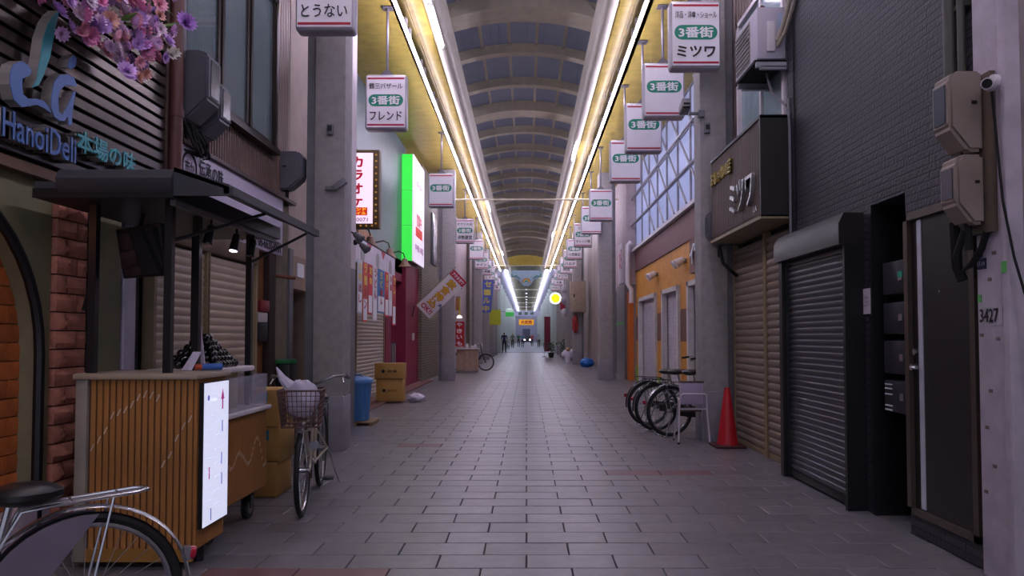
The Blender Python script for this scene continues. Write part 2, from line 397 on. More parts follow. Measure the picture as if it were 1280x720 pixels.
def brick_mesh(L, H, D, m, rough=.006):
    b = B(); b.box(-D / 2, -L / 2, -H / 2, D / 2, L / 2, H / 2)
    bmesh.ops.subdivide_edges(b.bm, edges=b.bm.edges[:], cuts=2, use_grid_fill=True)
    for v in b.bm.verts:
        if v.co.x > D / 2 - .001 and abs(v.co.y) < L / 2 - .001 and abs(v.co.z) < H / 2 - .001: v.co.x += random.uniform(0, rough * 2.5)
        elif v.co.x > D / 2 - .001: v.co.x -= rough * .5
    return mk(b, 'brick', m, math.radians(30))
ob = [brick_mesh(.292, .099, .05, M_obr, .002) for _ in range(2)]
for r in range(20):
    for c in range(4):
        y = 3.28 + c * .3 + (.15 if r % 2 else 0)
        if y < 4.42: piece('brick', ob[(r + c) % 2], sf, (LX - .13, y, .06 + r * .105))
pb = [brick_mesh(.192, .103, .08, M_pbr, .012) for _ in range(3)]; pb2 = [brick_mesh(.092, .103, .08, M_pbr, .012) for _ in range(2)]
B().box(LX - .17, 4.37, 0, LX - .03, 4.67, 2.2).obj('mortar', mat('mortar', '#5e4c46', .9), sf)
for r in range(19):
    z = .06 + r * .111
    a, c = (4.37 + .1, 4.37 + .25) if r % 2 else (4.37 + .2, 4.37 + .05)
    piece('brick', pb[r % 3], sf, (LX, a, z)); piece('brick', pb2[r % 2], sf, (LX, c, z))
B().box(LX - .1, 2.2, 0, LX + .03, 4.36, .33).obj('plinth', mat('lilac_plinth', '#b8a8b4', .5), sf)
B().box(LX - .15, 2.2, 2.2, LX + .06, 5.39, 2.26).obj('lintel', mat('lintel_brown', '#6a4e3a', .6), sf)
B().box(LX - .15, 4.80, 0, LX + .04, 5.05, 2.2).obj('green_jamb', M_olive, sf)
B().box(LX - .15, 4.68, 0, LX + .0, 4.79, 2.2).obj('dark_strip', M_dark, sf)
B().box(LX - .15, 5.28, 0, LX - .01, 5.39, 2.2).obj('grey_strip', mat('speckled_grey', '#5d5b62', .7, var=.4, scale=30), sf)
tag(B().box(LX - .02, 5.09, .02, LX + .05, 5.24, 2.03, .012).obj('white_board', mat('lilac_board', '#cfc6da', .5)), 'tall narrow white board leaning beside the deli green jamb', 'board')
# warm lamp just inside the arched door
lr = thing('wall_lamp', 'small warm lamp inside the arched brick doorway', 'lamp', (LX - .08, 3.6, 2.0))
B().lathe([(.02, .08), (.05, .05), (.06, 0), (.05, -.01)], (LX - .02, 3.6, 2.0), 14).obj('lamp_shade', M_black, lr)
B().ball((LX - .02, 3.6, 1.985), .03).obj('bulb', mat('warm_bulb', '#ffb060', .4, emit=22, ecol='#ff9a48'), lr)

# slatted sign board and the raised letters
sb = thing('deli_signboard', 'dark brown slatted deli signboard with raised blue lettering', 'signboard', (LX, 4.2, 2.27))
B().box(-2.85, 2.4, 2.27, -2.79, 5.6, 4.6).obj('backing', M_dark, sb)
M_slat = mat('slat_brown_metal', '#5c524c', .22, .75, var=.1, scale=4, stretch=(1, .2, 6))
sl = mk(B().box(-.02, -1.6, -.031, .02, 1.6, .031, .004, 1), 'slat', M_slat)
nsl = 0; z = 2.32
while z < 4.6: piece('slat', sl, sb, (-2.765, 4.0, z)); z += .083
B().box(-2.85, 5.6, 2.27, -2.74, 5.64, 4.6).obj('end_trim', M_brown, sb)
M_side = mat('letter_return_steel', '#a8a29c', .3, .35, var=.15, scale=3, stretch=(1, 1, 8))
def flip(P): return [(LX + .16, a, b) for a, b in P]
leaf = [(4.14, 3.14), (4.1, 2.98), (4.07, 2.85), (4.02, 2.73), (3.98, 2.66), (3.93, 2.63), (3.96, 2.68), (3.99, 2.81), (4.01, 2.93), (4.05, 3.03), (4.09, 3.09)]
sw = [(3.76, 2.59), (3.76, 2.65), (3.78, 2.7), (3.84, 2.74), (3.89, 2.74), (3.92, 2.72), (3.91, 2.69), (3.88, 2.67), (3.85, 2.65), (3.85, 2.61), (3.86, 2.57), (3.9, 2.56), (3.96, 2.58), (4.02, 2.59), (4.07, 2.57), (4.09, 2.54), (4.03, 2.55), (3.97, 2.55), (3.9, 2.52), (3.85, 2.5), (3.79, 2.52)]
dot = [(4.28, 2.94), (4.31, 2.93), (4.3, 2.88), (4.26, 2.85), (4.23, 2.85), (4.24, 2.9)]
ring = [(4.09, 2.63), (4.11, 2.72), (4.16, 2.78), (4.23, 2.81), (4.29, 2.81), (4.32, 2.77), (4.25, 2.75), (4.2, 2.73), (4.16, 2.69), (4.15, 2.63), (4.16, 2.57), (4.19, 2.56), (4.23, 2.62), (4.27, 2.69), (4.28, 2.72), (4.31, 2.74), (4.29, 2.65), (4.28, 2.59), (4.28, 2.53), (4.25, 2.52), (4.24, 2.57), (4.21, 2.53), (4.16, 2.52), (4.12, 2.53), (4.09, 2.57)]
M_teal = mat('letter_teal', '#2f9ea6', .4, var=.03); M_blue = mat('letter_blue', '#4a73b8', .4, var=.03)
for nm, P, m in (('letter_l_leaf', leaf, M_teal), ('letter_l_swoosh', sw, M_blue), ('letter_accent', dot, M_blue), ('letter_a', ring, M_blue)):
    f = B().poly([(LX + .158, a, b) for a, b in P], (.004, 0, 0)).obj(nm, m, sb, None)
    B().poly([(LX + .1, a, b) for a, b in P], (.058, 0, 0)).obj('return', M_side, f, None)
o = text('roman_lettering', 'HanoiDeli', (LX + .125, 4.07, 2.40), NORTH, UP, .62, .15, M_blue, sb, .01, .006)
text('return', 'HanoiDeli', (LX + .075, 4.07, 2.40), NORTH, UP, .62, .15, M_side, o, .008, .06)
o = text('kanji_lettering', '本場の味', (LX + .125, 4.72, 2.475), NORTH, UP, .66, .135, M_teal, sb, .03, .006)
text('return', '本場の味', (LX + .075, 4.72, 2.475), NORTH, UP, .66, .135, M_side, o, .028, .06)


# artificial flowers hung over the signboard
fg = thing('flower_garland', 'bunch of pink, purple and coral artificial flowers hanging over the slatted signboard', 'flowers', (-2.55, 4.7, 2.95))
def bloom(m, r, n, layers=3):
    b = B()
    for L in range(layers):
        k = n - L * 2; tilt = .25 + L * .5; q = r * (1 - L * .22)
        for i in range(k):
            t = 2 * PI * i / k + L * .4; d = Vector((math.cos(t) * math.cos(tilt), math.sin(t) * math.cos(tilt), math.sin(tilt))); s_ = Vector((-math.sin(t), math.cos(t), 0)) * q * .34
            u = Vector((0, 0, q * .12))
            b.quad((0, 0, 0), d * q * .55 + s_, d * q + u, d * q * .55 - s_)
    return mk(b, 'bloom', m)
bl = []
for c in ('#f0c4ee', '#dcb4ec', '#f6aec0', '#f8bcae', '#ee90c0', '#f8dcea', '#cca4e4', '#f0d0ec'):
    m = mat('petal_' + c[1:], c, .6, var=.2, scale=20); bl += [bloom(m, .064, 13, 4), bloom(m, .048, 11, 4)]
mw = mat('petal_white', '#dcd6cc', .6); blw = bloom(mw, .05, 8)
ml = mat('leaf_green', '#5c7a34', .6)
leafm = mk(B().quad((0, 0, 0), (.05, .02, .01), (.13, 0, 0), (.05, -.02, .01)), 'leaf', ml)
def inflow(y, z):
    lo = 3.03 - (y - 4.0) * .30 if y < 4.5 else 2.93 + max(0, y - 4.75) * .75
    return lo < z < 4.3 and 3.75 < y < 5.05
random.seed(3); cnt = 0
while cnt < 290:
    y = random.uniform(3.75, 5.1); z = random.uniform(2.85, 3.75)
    if not inflow(y, z): continue
    x = -2.52 + random.uniform(-.1, .10)
    piece('bloom', random.choice(bl), fg, (x, y, z), rot=(random.uniform(-.6, .6), random.uniform(.9, 2.0), random.uniform(-.8, .8))); cnt += 1
for y, z in ((5.22, 3.32), (5.16, 3.28), (5.12, 3.36)): piece('bloom', blw, fg, (-2.5, y, z), rot=(0, 1.3, -.5))
piece('bloom', bloom(mat('petal_lilac', '#a878c8', .6), .085, 14), fg, (-2.5, 5.38, 3.6), rot=(0, 1.3, -.7))
for i in range(30): piece('leaf', leafm, fg, (-2.5, random.uniform(3.9, 5.1), random.uniform(3.2, 3.7)), rot=(random.uniform(0, 6), random.uniform(-1, 1), random.uniform(0, 6)))
B().tube([(-2.74, 3.8, 3.7), (-2.58, 4.2, 3.4), (-2.56, 4.6, 3.15), (-2.57, 5.0, 3.4), (-2.55, 5.35, 3.58)], .012, 6).obj('stem', ml, fg)

# drain pipe, meters
tag(B().cyl((-2.72, 5.71, 2.26), (-2.72, 5.71, 6.25), .055, 14).cyl((-2.72, 5.71, 3.0), (-2.72, 5.71, 3.06), .062, 14).cyl((-2.72, 5.71, 4.6), (-2.72, 5.71, 4.66), .062, 14).box(-2.82, 5.69, 3.01, -2.72, 5.73, 3.05).obj('drain_pipe', mat('pipe_maroon', '#5c3430', .4)), 'maroon drain pipe running down beside the slatted signboard', 'pipe')
tag(B().cyl((-2.74, 5.82, 3.5), (-2.74, 5.82, 6.25), .04, 12).box(-2.86, 5.8, 4.9, -2.74, 5.84, 4.94).obj('conduit_pipe', M_grey), 'slim grey conduit above the pair of grey meter boxes', 'pipe')
def meter_box(name, label, y0, y1, x0, x1, z0, z1, m, facing='y', group=None):
    """moulded meter cover: upright box with a chamfered lower front and a glazed window"""
    t = thing(name, label, 'meter box', ((x0 + x1) / 2, (y0 + y1) / 2, z0), group=group)
    ch = (z1 - z0) * .3; s = 1 if x1 > x0 else -1; d = (x1 - x0)
    prof = [(x0, z0), (x0 + d * .45, z0), (x1, z0 + ch), (x1, z1 - .04), (x1 - d * .2, z1), (x0, z1)]
    b = B(); b.poly([(a, y0, c) for a, c in prof], (0, y1 - y0, 0)); bmesh.ops.bevel(b.bm, geom=b.bm.edges[:], offset=.018, segments=2, affect='EDGES')
    b.obj('cover', m, t, math.radians(35))
    B().box(x1, y0 + (y1 - y0) * .2, z0 + ch + .03, x1 + s * .006, y1 - (y1 - y0) * .2, z1 - .07).obj('window', mat('meter_glass', '#3a4048', .15), t)
    B().box(x0 + d * .2, y0 - .004, z1 - (z1 - z0) * .42, x0 + d * .35, y0 + .01, z1 - (z1 - z0) * .38).obj('latch', M_dark, t)
    B().cyl((x0 + d * .3, (y0 + y1) / 2, z0 + .02), (x0 + d * .3, (y0 + y1) / 2, z0 - .13), .02, 8).obj('cable_gland', M_dark, t)
    return t
M_mtg = mat('meter_grey', '#5e5c64', .45, var=.08)
meter_box('meter_box', 'grey moulded meter box beside the maroon drain pipe', 5.82, 6.08, -2.84, -2.52, 3.02, 3.58, M_mtg)
meter_box('meter_box', 'smaller grey moulded meter box next to the window sill', 6.16, 6.40, -2.84, -2.56, 2.98, 3.46, M_mtg)
meter_box('meter_box', 'grey meter box at the corner of the brown corrugated wall', 8.42, 8.62, -2.84, -2.56, 2.98, 3.42, M_mtg)
cb = B(); random.seed(5)
for i in range(7): cb.tube([(-2.7 + random.uniform(-.05, .05), 5.78 + i * .06, 3.0), (-2.64, 5.85 + i * .05, 2.9 - random.uniform(0, .1)), (-2.68, 6.05 + i * .03, 2.86 - random.uniform(0, .08)), (-2.75, 5.9 + i * .06, 2.8), (-2.78, 5.72, 2.72)], .012, 6)
tag(cb.obj('cable_bundle', M_dark), 'tangle of dark cables below the grey meter boxes', 'cables')

# upper storey: corrugated brown cladding and a three-sash window
M_clad = mat('brown_cladding', '#6a544c', .4, .3, var=.1, scale=3)
def corrugated(name, label, x, y0, y1, z0, z1, m, pitch=.055, amp=.012, s=1, holes=(), parent=None):
    b = B()
    def strip(ya, yb, za, zb):
        n = max(1, int((yb - ya) / pitch)); p = (yb - ya) / n; pr = []
        for i in range(n):
            a = ya + i * p; pr += [(a, 0), (a + p * .35, 0), (a + p * .45, amp), (a + p * .9, amp)]
        pr.append((yb, 0))
        A = [b.bm.verts.new((x + s * h, yy, za)) for yy, h in pr]; C = [b.bm.verts.new((x + s * h, yy, zb)) for yy, h in pr]
        for i in range(len(pr) - 1): b.bm.faces.new((A[i], A[i + 1], C[i + 1], C[i]))
    if holes:
        ha, hb, za, zb = holes
        strip(y0, ha, z0, z1); strip(hb, y1, z0, z1); strip(ha, hb, z0, za); strip(ha, hb, zb, z1)
    else: strip(y0, y1, z0, z1)
    o = b.obj(name, m, parent, None)
    if not parent: tag(o, label, 'wall', kind='structure')
    return o
corrugated('wall_left', 'brown corrugated metal cladding around the upper window', LX - .02, 5.74, 8.7, 2.86, 6.28, M_clad, holes=(5.9, 8.14, 3.36, 5.0))
wn = thing('window_1', 'upper window with dark brown frame and pale curtains behind glass', 'window', (LX, 7, 3.36), kind='structure')
M_wf = mat('window_brown', '#2e2420', .35, .4)
b = B()
for a, c in ((5.88, 5.94), (8.1, 8.16)): b.box(LX - .06, a, 3.33, LX + .05, c, 5.03)
b.box(LX - .06, 5.9, 3.3, LX + .08, 8.16, 3.36).box(LX - .06, 5.9, 4.98, LX + .05, 8.16, 5.03)
b.obj('window_frame', M_wf, wn)
M_glass = mat('window_glass', '#7c8f96', .08, var=.08, alpha=.35, spec=.8)
M_curt = mat('curtain_pale', '#9aa6a4', .8, var=.12, scale=2)
for i, (a, c) in enumerate(((5.94, 6.65), (6.7, 7.35), (7.4, 8.1))):
    s_ = B().box(LX + .0, a, 3.36, LX + .03, a + .05, 4.98).box(LX, c - .05, 3.36, LX + .03, c, 4.98).box(LX, a, 3.36, LX + .03, c, 3.42).obj('sash', M_wf, wn)
    B().box(LX + .012, a + .05, 3.42, LX + .018, c - .05, 4.98).obj('pane', M_glass, s_)
corr = B()
for i in range(40): corr.cyl((LX - .045, 5.97 + i * .054, 3.37), (LX - .045, 5.97 + i * .054, 4.98), .028, 6)
corr.obj('curtain', M_curt, wn)

# white shop sign under the cladding
sg = thing('shop_sign', 'long white sign with round emblem and dark lettering above the cream shutters', 'sign', (LX, 7.1, 2.2))
B().box(LX - .04, 5.86, 2.2, LX + .06, 8.33, 2.84, .006).obj('panel', mat('sign_lilac_white', '#c3bad2', .45, var=.03), sg)
SX = LX + .064
B().tube([(SX - .002, 6.0 + .125 * math.cos(2 * PI * i / 32), 2.67 + .125 * math.sin(2 * PI * i / 32)) for i in range(32)], .009, 6, True).obj('emblem_ring', M_ink, sg)
text('emblem_lettering', '市か', (SX, 6.0, 2.67), NORTH, UP, .17, .13, M_ink, sg, .02)
text('lettering', '伝承の味', (SX, 6.42, 2.72), NORTH, UP, .5, .14, M_ink, sg, .008)
text('small_lettering', 'あじ の たれ しょうゆ てん', (SX, 7.65, 2.68), NORTH, UP, .9, .045, mat('faint_ink', '#6a6474', .6), sg)
text('phone_lettering', 'TEL・FAX 06-6630-8931', (SX, 7.6, 2.285), NORTH, UP, 1.3, .12, M_ink, sg, .01)
text('name_lettering', '本町店', (SX, 7.85, 2.43), NORTH, UP, .5, .13, M_ink, sg, .02)
B().box(LX - .06, 5.84, 2.84, LX + .09, 8.72, 2.875).obj('top_flashing', M_brown, sg)

# cream roller shutters
def shutter(name, label, x, y0, y1, z0, z1, m, pitch, s=1, group=None, box_h=0, frame=None, bottom=None, curve=.018):
    """roller shutter facing the street: separate slats, guide rails, bottom rail"""
    t = thing(name, label, 'roller shutter', (x, (y0 + y1) / 2, z0), group=group)
    n = int((z1 - z0 - .06) / pitch); L = (y1 - y0) - .04
    pr = [(0, 0), (.25, .75), (.55, 1), (.8, .8), (.93, .1), (1, 0)]
    b = B(); ya, yb = -L / 2, L / 2
    A = [b.bm.verts.new((s * h * curve, ya, q * pitch)) for q, h in pr]; C = [b.bm.verts.new((s * h * curve, yb, q * pitch)) for q, h in pr]
    for i in range(len(pr) - 1): b.bm.faces.new((A[i], C[i], C[i + 1], A[i + 1]))
    b.bm.faces.new(A); b.bm.faces.new(C[::-1])
    me = mk(b, 'slat', m, math.radians(35))
    for i in range(n): piece('slat', me, t, (x, (y0 + y1) / 2, z0 + .06 + i * pitch))
    fm = frame or m
    for a in (y0 - .02, y1 - .02): B().box(x - .05, a, z0, x + s * .035 if s > 0 else x + .05, a + .04, z1).obj('guide_rail', fm, t) if s > 0 else B().box(x - .035, a, z0, x + .05, a + .04, z1).obj('guide_rail', fm, t)
    B().box(x - .015, y0 + .02, z0, x + .015, y1 - .02, z0 + .06, .005).obj('bottom_rail', bottom or fm, t)
    B().box(x - s * .06, y0, z0, x - s * .03, y1, z1).obj('backing', M_dark, t)
    return t
M_cream = mat('shutter_cream', '#a89886', .5, var=.1, scale=2.5)
M_creamd = mat('shutter_frame_tan', '#8a7a5e', .5)
shutter('roller_shutter', 'cream roller shutter behind the food cart, nearest the deli', -2.74, 5.42, 6.32, 0, 2.02, M_cream, .067, 1, frame=M_creamd, curve=.007)
shutter('roller_shutter', 'cream roller shutter behind the food cart, beside the orange boards', -2.74, 6.34, 7.46, 0, 2.02, M_cream, .067, 1, frame=M_creamd, curve=.007)
tag(B().box(-2.86, 5.4, 2.02, -2.7, 7.5, 2.2, .01).obj('shutter_box', mat('stained_tan', '#5e4c3a', .6, var=.3, scale=5)), 'stained brown roller box over the two cream shutters', 'shutter box')
# orange boards, red box, tan wall strip
ow = thing('wall_left_boards', 'orange-brown timber boards between the cream shutter and the tan wall', 'wall', (LX, 7.8, 0), kind='structure')
for i in range(3): B().box(-2.86, 7.52 + i * .13, 0, -2.8, 7.52 + i * .13 + .125, 2.2).obj('board', mat('orange_board', '#6e4218', .6, var=.15, stretch=(4, 4, .5)), ow)
B().box(-2.86, 7.92, 0, -2.74, 8.12, 2.2).obj('post', mat('dark_oxblood', '#2c1a18', .6), ow)
B().box(-2.86, 8.14, 0, -2.8, 8.7, 2.85).obj('tan_panel', mat('tan_panel', '#776c58', .7, var=.15), ow)
t = thing('utility_box', 'red and black utility box with white plate on the orange boards', 'utility box', (-2.78, 7.72, 1.35))
B().box(-2.8, 7.62, 1.56, -2.72, 7.88, 1.68, .008).obj('red_cover', mat('box_red', '#7a1624', .4), t)
B().box(-2.8, 7.62, 1.45, -2.74, 7.88, 1.555, .006).obj('plate', M_offw, t)
B().box(-2.8, 7.62, 1.25, -2.74, 7.88, 1.445, .006).obj('black_cover', M_black, t)
tag(B().tube([(-2.82, 8.2, 1.98), (-2.6, 8.35, 1.96)], .02, 8).obj('stub_pipe', mat('rust', '#6a4030', .8)), 'short rusty pipe stub on the tan wall panel', 'pipe')
t = thing('plastic_crate', 'green rimmed black crate beside the tan wall panel', 'crate', (-2.68, 8.3, 0))
B().box(-2.76, 8.2, .0, -2.6, 8.42, 1.0, .02).obj('body', M_black, t)
B().box(-2.77, 8.19, 1.0, -2.59, 8.43, 1.05, .01).obj('rim', mat('crate_green', '#1f6b3c', .5), t)

# doorway bay behind the grey pillar
db = thing('wall_left_doorway', 'pinkish wall with a narrow doorway behind the grey pillar', 'wall', (-2.8, 9.2, 0), kind='structure')
M_pinkw = mat('pink_beige_wall', '#b3a29a', .7, var=.1, scale=4)
B().box(-3.2, 8.72, 2.28, -2.8, 9.95, 6.28).obj('upper_panel', M_pinkw, db)
B().box(-3.2, 8.72, 0, -2.78, 8.86, 2.34).obj('steel_jamb', M_grey, db)
B().box(-3.2, 8.86, 1.88, -2.8, 9.75, 2.28).obj('transom', mat('transom_wood', '#9b8474', .6, var=.1), db)
B().box(-3.2, 9.55, 0, -2.8, 9.95, 1.88).obj('door_post', MATS['transom_wood'], db)
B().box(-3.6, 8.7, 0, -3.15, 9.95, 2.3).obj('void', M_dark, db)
for i in range(4): B().box(-3.0, 8.95 + i * .14, .1, -2.96, 8.99 + i * .14, 1.86).obj('gate_bar', M_black, db)
tag(B().box(-2.8, 9.05, 2.03, -2.785, 9.3, 2.2).obj('wall_plate', M_wtxt), 'small white name plate above the doorway by the grey pillar', 'plate')
tag(B().box(-2.62, 8.9, 1.06, -2.54, 9.3, 1.32).box(-2.6, 9.0, .9, -2.56, 9.04, 1.06).box(-2.6, 9.0, 0, -2.56, 9.04, .9).obj('notice_stand', M_black), 'black notice stand in front of the narrow doorway', 'stand')

# pillars of the arcade
def pillar(label, x0, x1, y0, y1, m=M_conc, h=6.28):
    t = thing('pillar', label, 'pillar', ((x0 + x1) / 2, (y0 + y1) / 2, 0), kind='structure')
    B().box(x0, y0, 0, x1, y1, h, .012).obj('shaft', m, t)
    s = -1 if x0 < 0 else 1; xo = x0 if s < 0 else x1
    B().box(xo, y0 + .04, 0, xo + s * .1, y1 - .04, h).obj('side_channel', M_grey, t)
    B().box(x0 - .006, y0 - .006, .0, x1 + .006, y1 + .006, .62, .006).obj('base_band', mat('pillar_base', '#8b8790', .75, var=.12, bump=.2), t)
    return t
pillar('grey concrete pillar behind the bicycle with the basket', -2.44, -2.09, 8.5, 8.85)
pillar('grey pillar behind the tilted banner', -2.5, -2.13, 22.0, 22.4)
pillar('grey pillar beside the traffic cone and the folding chair', 2.19, 2.52, 9.3, 9.65)
pillar('grey pillar beyond the orange shop', 2.2, 2.6, 22.4, 22.9)
pillar('far grey pillar carrying a cream cabinet', 2.2, 2.62, 35.2, 35.7)
pillar('far grey pillar beyond the cloth covered stall', -2.5, -2.12, 35.4, 35.9)
for x0, x1, y in ((-2.5, -2.1, 42), (-2.5, -2.1, 48.5), (2.2, 2.6, 42), (2.2, 2.6, 48.5), (-2.5, -2.1, 54), (2.2, 2.6, 54)): pillar('slender far pillar near the end of the arched roof', x0, x1, y, y + .4)
t = thing('switch_box', 'small steel switch box fixed on the grey pillar behind the bicycle', 'switch box', (-2.25, 8.49, 3.7)); B().box(-2.29, 8.45, 3.62, -2.22, 8.5, 3.74, .006).obj('case', M_grey, t); B().box(-2.28, 8.44, 3.66, -2.23, 8.45, 3.72).obj('dial', M_black, t)
t = thing('switch_box', 'small steel switch box fixed on the grey pillar by the cone', 'switch box', (2.3, 9.29, 3.9)); B().box(2.24, 9.25, 3.86, 2.31, 9.3, 3.99, .006).obj('case', M_grey, t); B().box(2.25, 9.24, 3.9, 2.3, 9.25, 3.96).obj('dial', M_black, t)

# white wall with door beside the pillar, then the deep red shop
M_whitew = mat('white_wall_panel', '#c6bcc2', .6, var=.06, scale=3)
ww = thing('wall_left_white', 'tall off-white wall with a dark doorway beside the pillar', 'wall', (-2.6, 10.3, 0), kind='structure')
B().box(-3.3, 9.95, 2.28, -2.5, 10.86, 6.28).obj('upper_panel', M_whitew, ww)
B().box(-3.3, 9.95, 0, -2.5, 10.02, 2.28).obj('jamb', M_whitew, ww)
B().box(-3.3, 10.4, 0, -2.5, 10.86, 2.28).obj('steel_door', mat('steel_door', '#6d6c70', .5), ww)
B().box(-2.9, 10.02, 0, -2.7, 10.4, 2.28).obj('inner_wood', mat('inner_wood', '#8a6034', .6), ww)
for nm, yy, zz in (('a', 10.35, 2.72), ('b', 10.75, 2.62)):
    t = thing('spot_lamp', 'grey outdoor spot lamp on the white wall, ' + ('nearer the pillar' if nm == 'a' else 'nearer the hanging banners'), 'spot lamp', (-2.5, yy, zz))
    B().cyl((-2.5, yy, zz + .05), (-2.46, yy, zz + .05), .04, 12).tube([(-2.47, yy, zz + .05), (-2.42, yy, zz + .03), (-2.38, yy + .02, zz)], .012, 6).obj('bracket', M_dark, t)
    B().cyl((-2.40, yy, zz + .02), (-2.30, yy - .03, zz - .07), .035, 12, .065).obj('head', mat('spot_grey', '#4b4a50', .4), t)
    B().cyl((-2.30, yy - .03, zz - .07), (-2.298, yy - .031, zz - .073), .055, 12).obj('lens', mat('spot_lens', '#70788a', .15), t)
t = thing('security_camera', 'grey security camera on the pillar behind the bicycle', 'camera', (-2.2, 8.46, 2.95))
B().box(-2.3, 8.44, 2.98, -2.2, 8.5, 3.02).obj('bracket', M_grey, t); B().obox((-2.12, 8.40, 3.03), (.17, .07, .07), Matrix.Rotation(-.6, 3, 'Y'), .008).obj('housing', M_grey, t)

M_tealw = lined('teal_corrugated', '#4c5c62', 1, .12, .5, .8, .4, width=.2)
tag(B().box(-3.7, 10.86, 2.9, -3.2, 19.6, 6.28).obj('wall_left', M_tealw), 'grey-teal sheet metal wall behind the karaoke sign', 'wall', kind='structure')
tag(B().box(-3.7, 10.86, 0, -3.3, 13.9, 2.95).obj('wall_left', mat('dim_shop', '#57504e', .7)), 'dim shop wall behind the blue bin', 'wall', kind='structure')
tag(B().box(-3.4, 10.86, .0, -2.75, 22.0, .03).obj('pavement_strip', mat('red_brick_strip', '#7c5650', .7, var=.2, scale=9, bump=.2)), 'reddish paved strip before the deep red shopfront', 'pavement', kind='structure')
shutter('roller_shutter', 'cream roller shutter below the hanging banners', -3.2, 13.9, 16.6, .03, 2.95, mat('shutter_cream_b', '#a89c8c', .5, var=.08), .075, 1, frame=M_creamd)
cw = thing('wall_left_red', 'deep red shopfront with white inner shutter and railings', 'wall', (-3.2, 18.5, 0), kind='structure')
M_crim = mat('crimson', '#7c0c36', .45, var=.08)
B().box(-3.6, 16.65, 0, -3.15, 17.3, 3.2).obj('pilaster', M_crim, cw); B().box(-3.6, 19.1, 0, -3.1, 21.3, 3.25).obj('pilaster', M_crim, cw); B().box(-3.6, 17.2, 2.7, -3.2, 19.2, 3.25).obj('header', M_crim, cw)
B().box(-3.7, 17.3, 0, -3.55, 19.1, 2.7).obj('inner_shutter', lined('white_shutter', '#b9b2c4', 2, .16, .5, .7, .5), cw)
for i in range(6): B().cyl((-3.35, 17.5 + i * .3, 0.05), (-3.35, 17.5 + i * .3, 1.15), .02, 6).obj('railing_bar', M_steel, cw)
B().cyl((-3.35, 17.4, 1.15), (-3.35, 19.1, 1.15), .025, 8).obj('handrail', M_steel, cw)
tag(B().box(-3.12, 20.2, 1.2, -3.08, 20.5, 1.4, .01).obj('intercom', M_offw), 'pale intercom plate on the deep red pilaster', 'intercom')
# brick-tile column strip and walls further along
M_btile = bricky('olive_brick_tile', '#7a6e5c', '#4c463c', .24, .075, .012)
M_pinkfar = lined('pinkish_panel', '#a8989a', 1, 1.3, .3, .7, .6, width=.04)
tag(B().box(-3.7, 21.3, 0, -3.0, 25.2, 6.28).obj('wall_left', M_btile), 'brown brick-tile wall past the green sign', 'wall', kind='structure')
tag(B().box(-3.7, 25.2, 0, -2.9, 36, 6.28).obj('wall_left', M_pinkfar), 'pinkish panelled wall behind the cloth covered stall', 'wall', kind='structure')
tag(B().box(-3.7, 36, 0, -2.75, 60.5, 6.28).obj('wall_left', lined('far_panels_l', '#8c8078', 1, 1.7, .5, .6, .6, width=.1)), 'far shop walls near the end of the arched roof', 'wall', kind='structure')
tag(B().box(-3.15, 23.2, 3.6, -2.94, 24.4, 5.2, .02).obj('window_2', mat('dim_window', '#5a5c64', .2)), 'dim upper window in the brick-tile wall', 'window', kind='structure')
# ================================================================ RIGHT SIDE
WXR = 2.55
M_dbrick = bricky('dark_brick_siding', '#34313a', '#1a191e', .62, .052, .007, .55, (1, 2), .9, .12)
rw = thing('wall_right', 'black brick-pattern siding wall with a recess and a door', 'wall', (WXR, 5.6, 0), kind='structure')
B().box(WXR, 5.5, 0, 3.1, 7.2, 6.28).obj('siding', M_dbrick, rw)
B().box(WXR, 4.98, 2.27, 3.1, 5.5, 6.28).obj('siding', M_dbrick, rw)
B().box(WXR, 4.1, 2.12, 3.1, 4.98, 6.28).obj('siding', M_dbrick, rw)
B().box(WXR, 4.1, 0, 3.1, 4.98, .14).obj('siding', M_dbrick, rw)
B().box(WXR, 4.1, .14, 3.1, 4.2, 2.12).obj('siding', M_dbrick, rw)
B().box(2.95, 4.98, 0, 3.1, 5.5, 2.27).obj('recess_back', M_black, rw)
B().box(2.75, 4.2, .14, 3.1, 4.98, 2.12).obj('door_backing', M_dark, rw)
B().box(WXR - .01, 5.46, 0, 2.95, 5.5, 2.27).obj('recess_side', M_black, rw)
B().cyl((WXR - .012, 6.98, 2.3), (WXR - .012, 6.98, 6.2), .008, 6).obj('panel_joint', M_dark, rw)
# door
dr = thing('door_1', 'dark brown metal door with a silver vertical stripe', 'door', (WXR, 4.6, .14), kind='structure')
M_door = mat('door_brown', '#2c2828', .35, .4, var=.08)
b = B().box(WXR - .02, 4.2, .14, 2.7, 4.25, 2.12).box(WXR - .02, 4.93, .14, 2.7, 4.98, 2.12).box(WXR - .02, 4.2, 2.07, 2.7, 4.98, 2.12).box(WXR - .02, 4.2, .14, 2.7, 4.98, .18)
b.obj('door_frame', mat('door_frame_bronze', '#5c5048', .35, .5), dr)
lf = B().box(WXR + .01, 4.25, .18, WXR + .05, 4.93, 2.07).obj('door_leaf', M_door, dr)
B().box(WXR + .004, 4.80, .19, WXR + .012, 4.85, 2.06).obj('stripe', mat('stripe_silver', '#c4c4d0', .35, .2), lf)
B().cyl((WXR - .03, 4.885, 1.1), (WXR + .01, 4.885, 1.1), .022, 10).tube([(WXR - .03, 4.885, 1.1), (WXR - .04, 4.80, 1.1)], .011, 8).cyl((WXR - .01, 4.885, 1.2), (WXR + .01, 4.885, 1.2), .02, 10).obj('door_handle', M_steel, dr)
B().cyl((WXR + .0, 4.59, 1.58), (WXR + .01, 4.59, 1.58), .008, 8).obj('peephole', M_steel, dr)
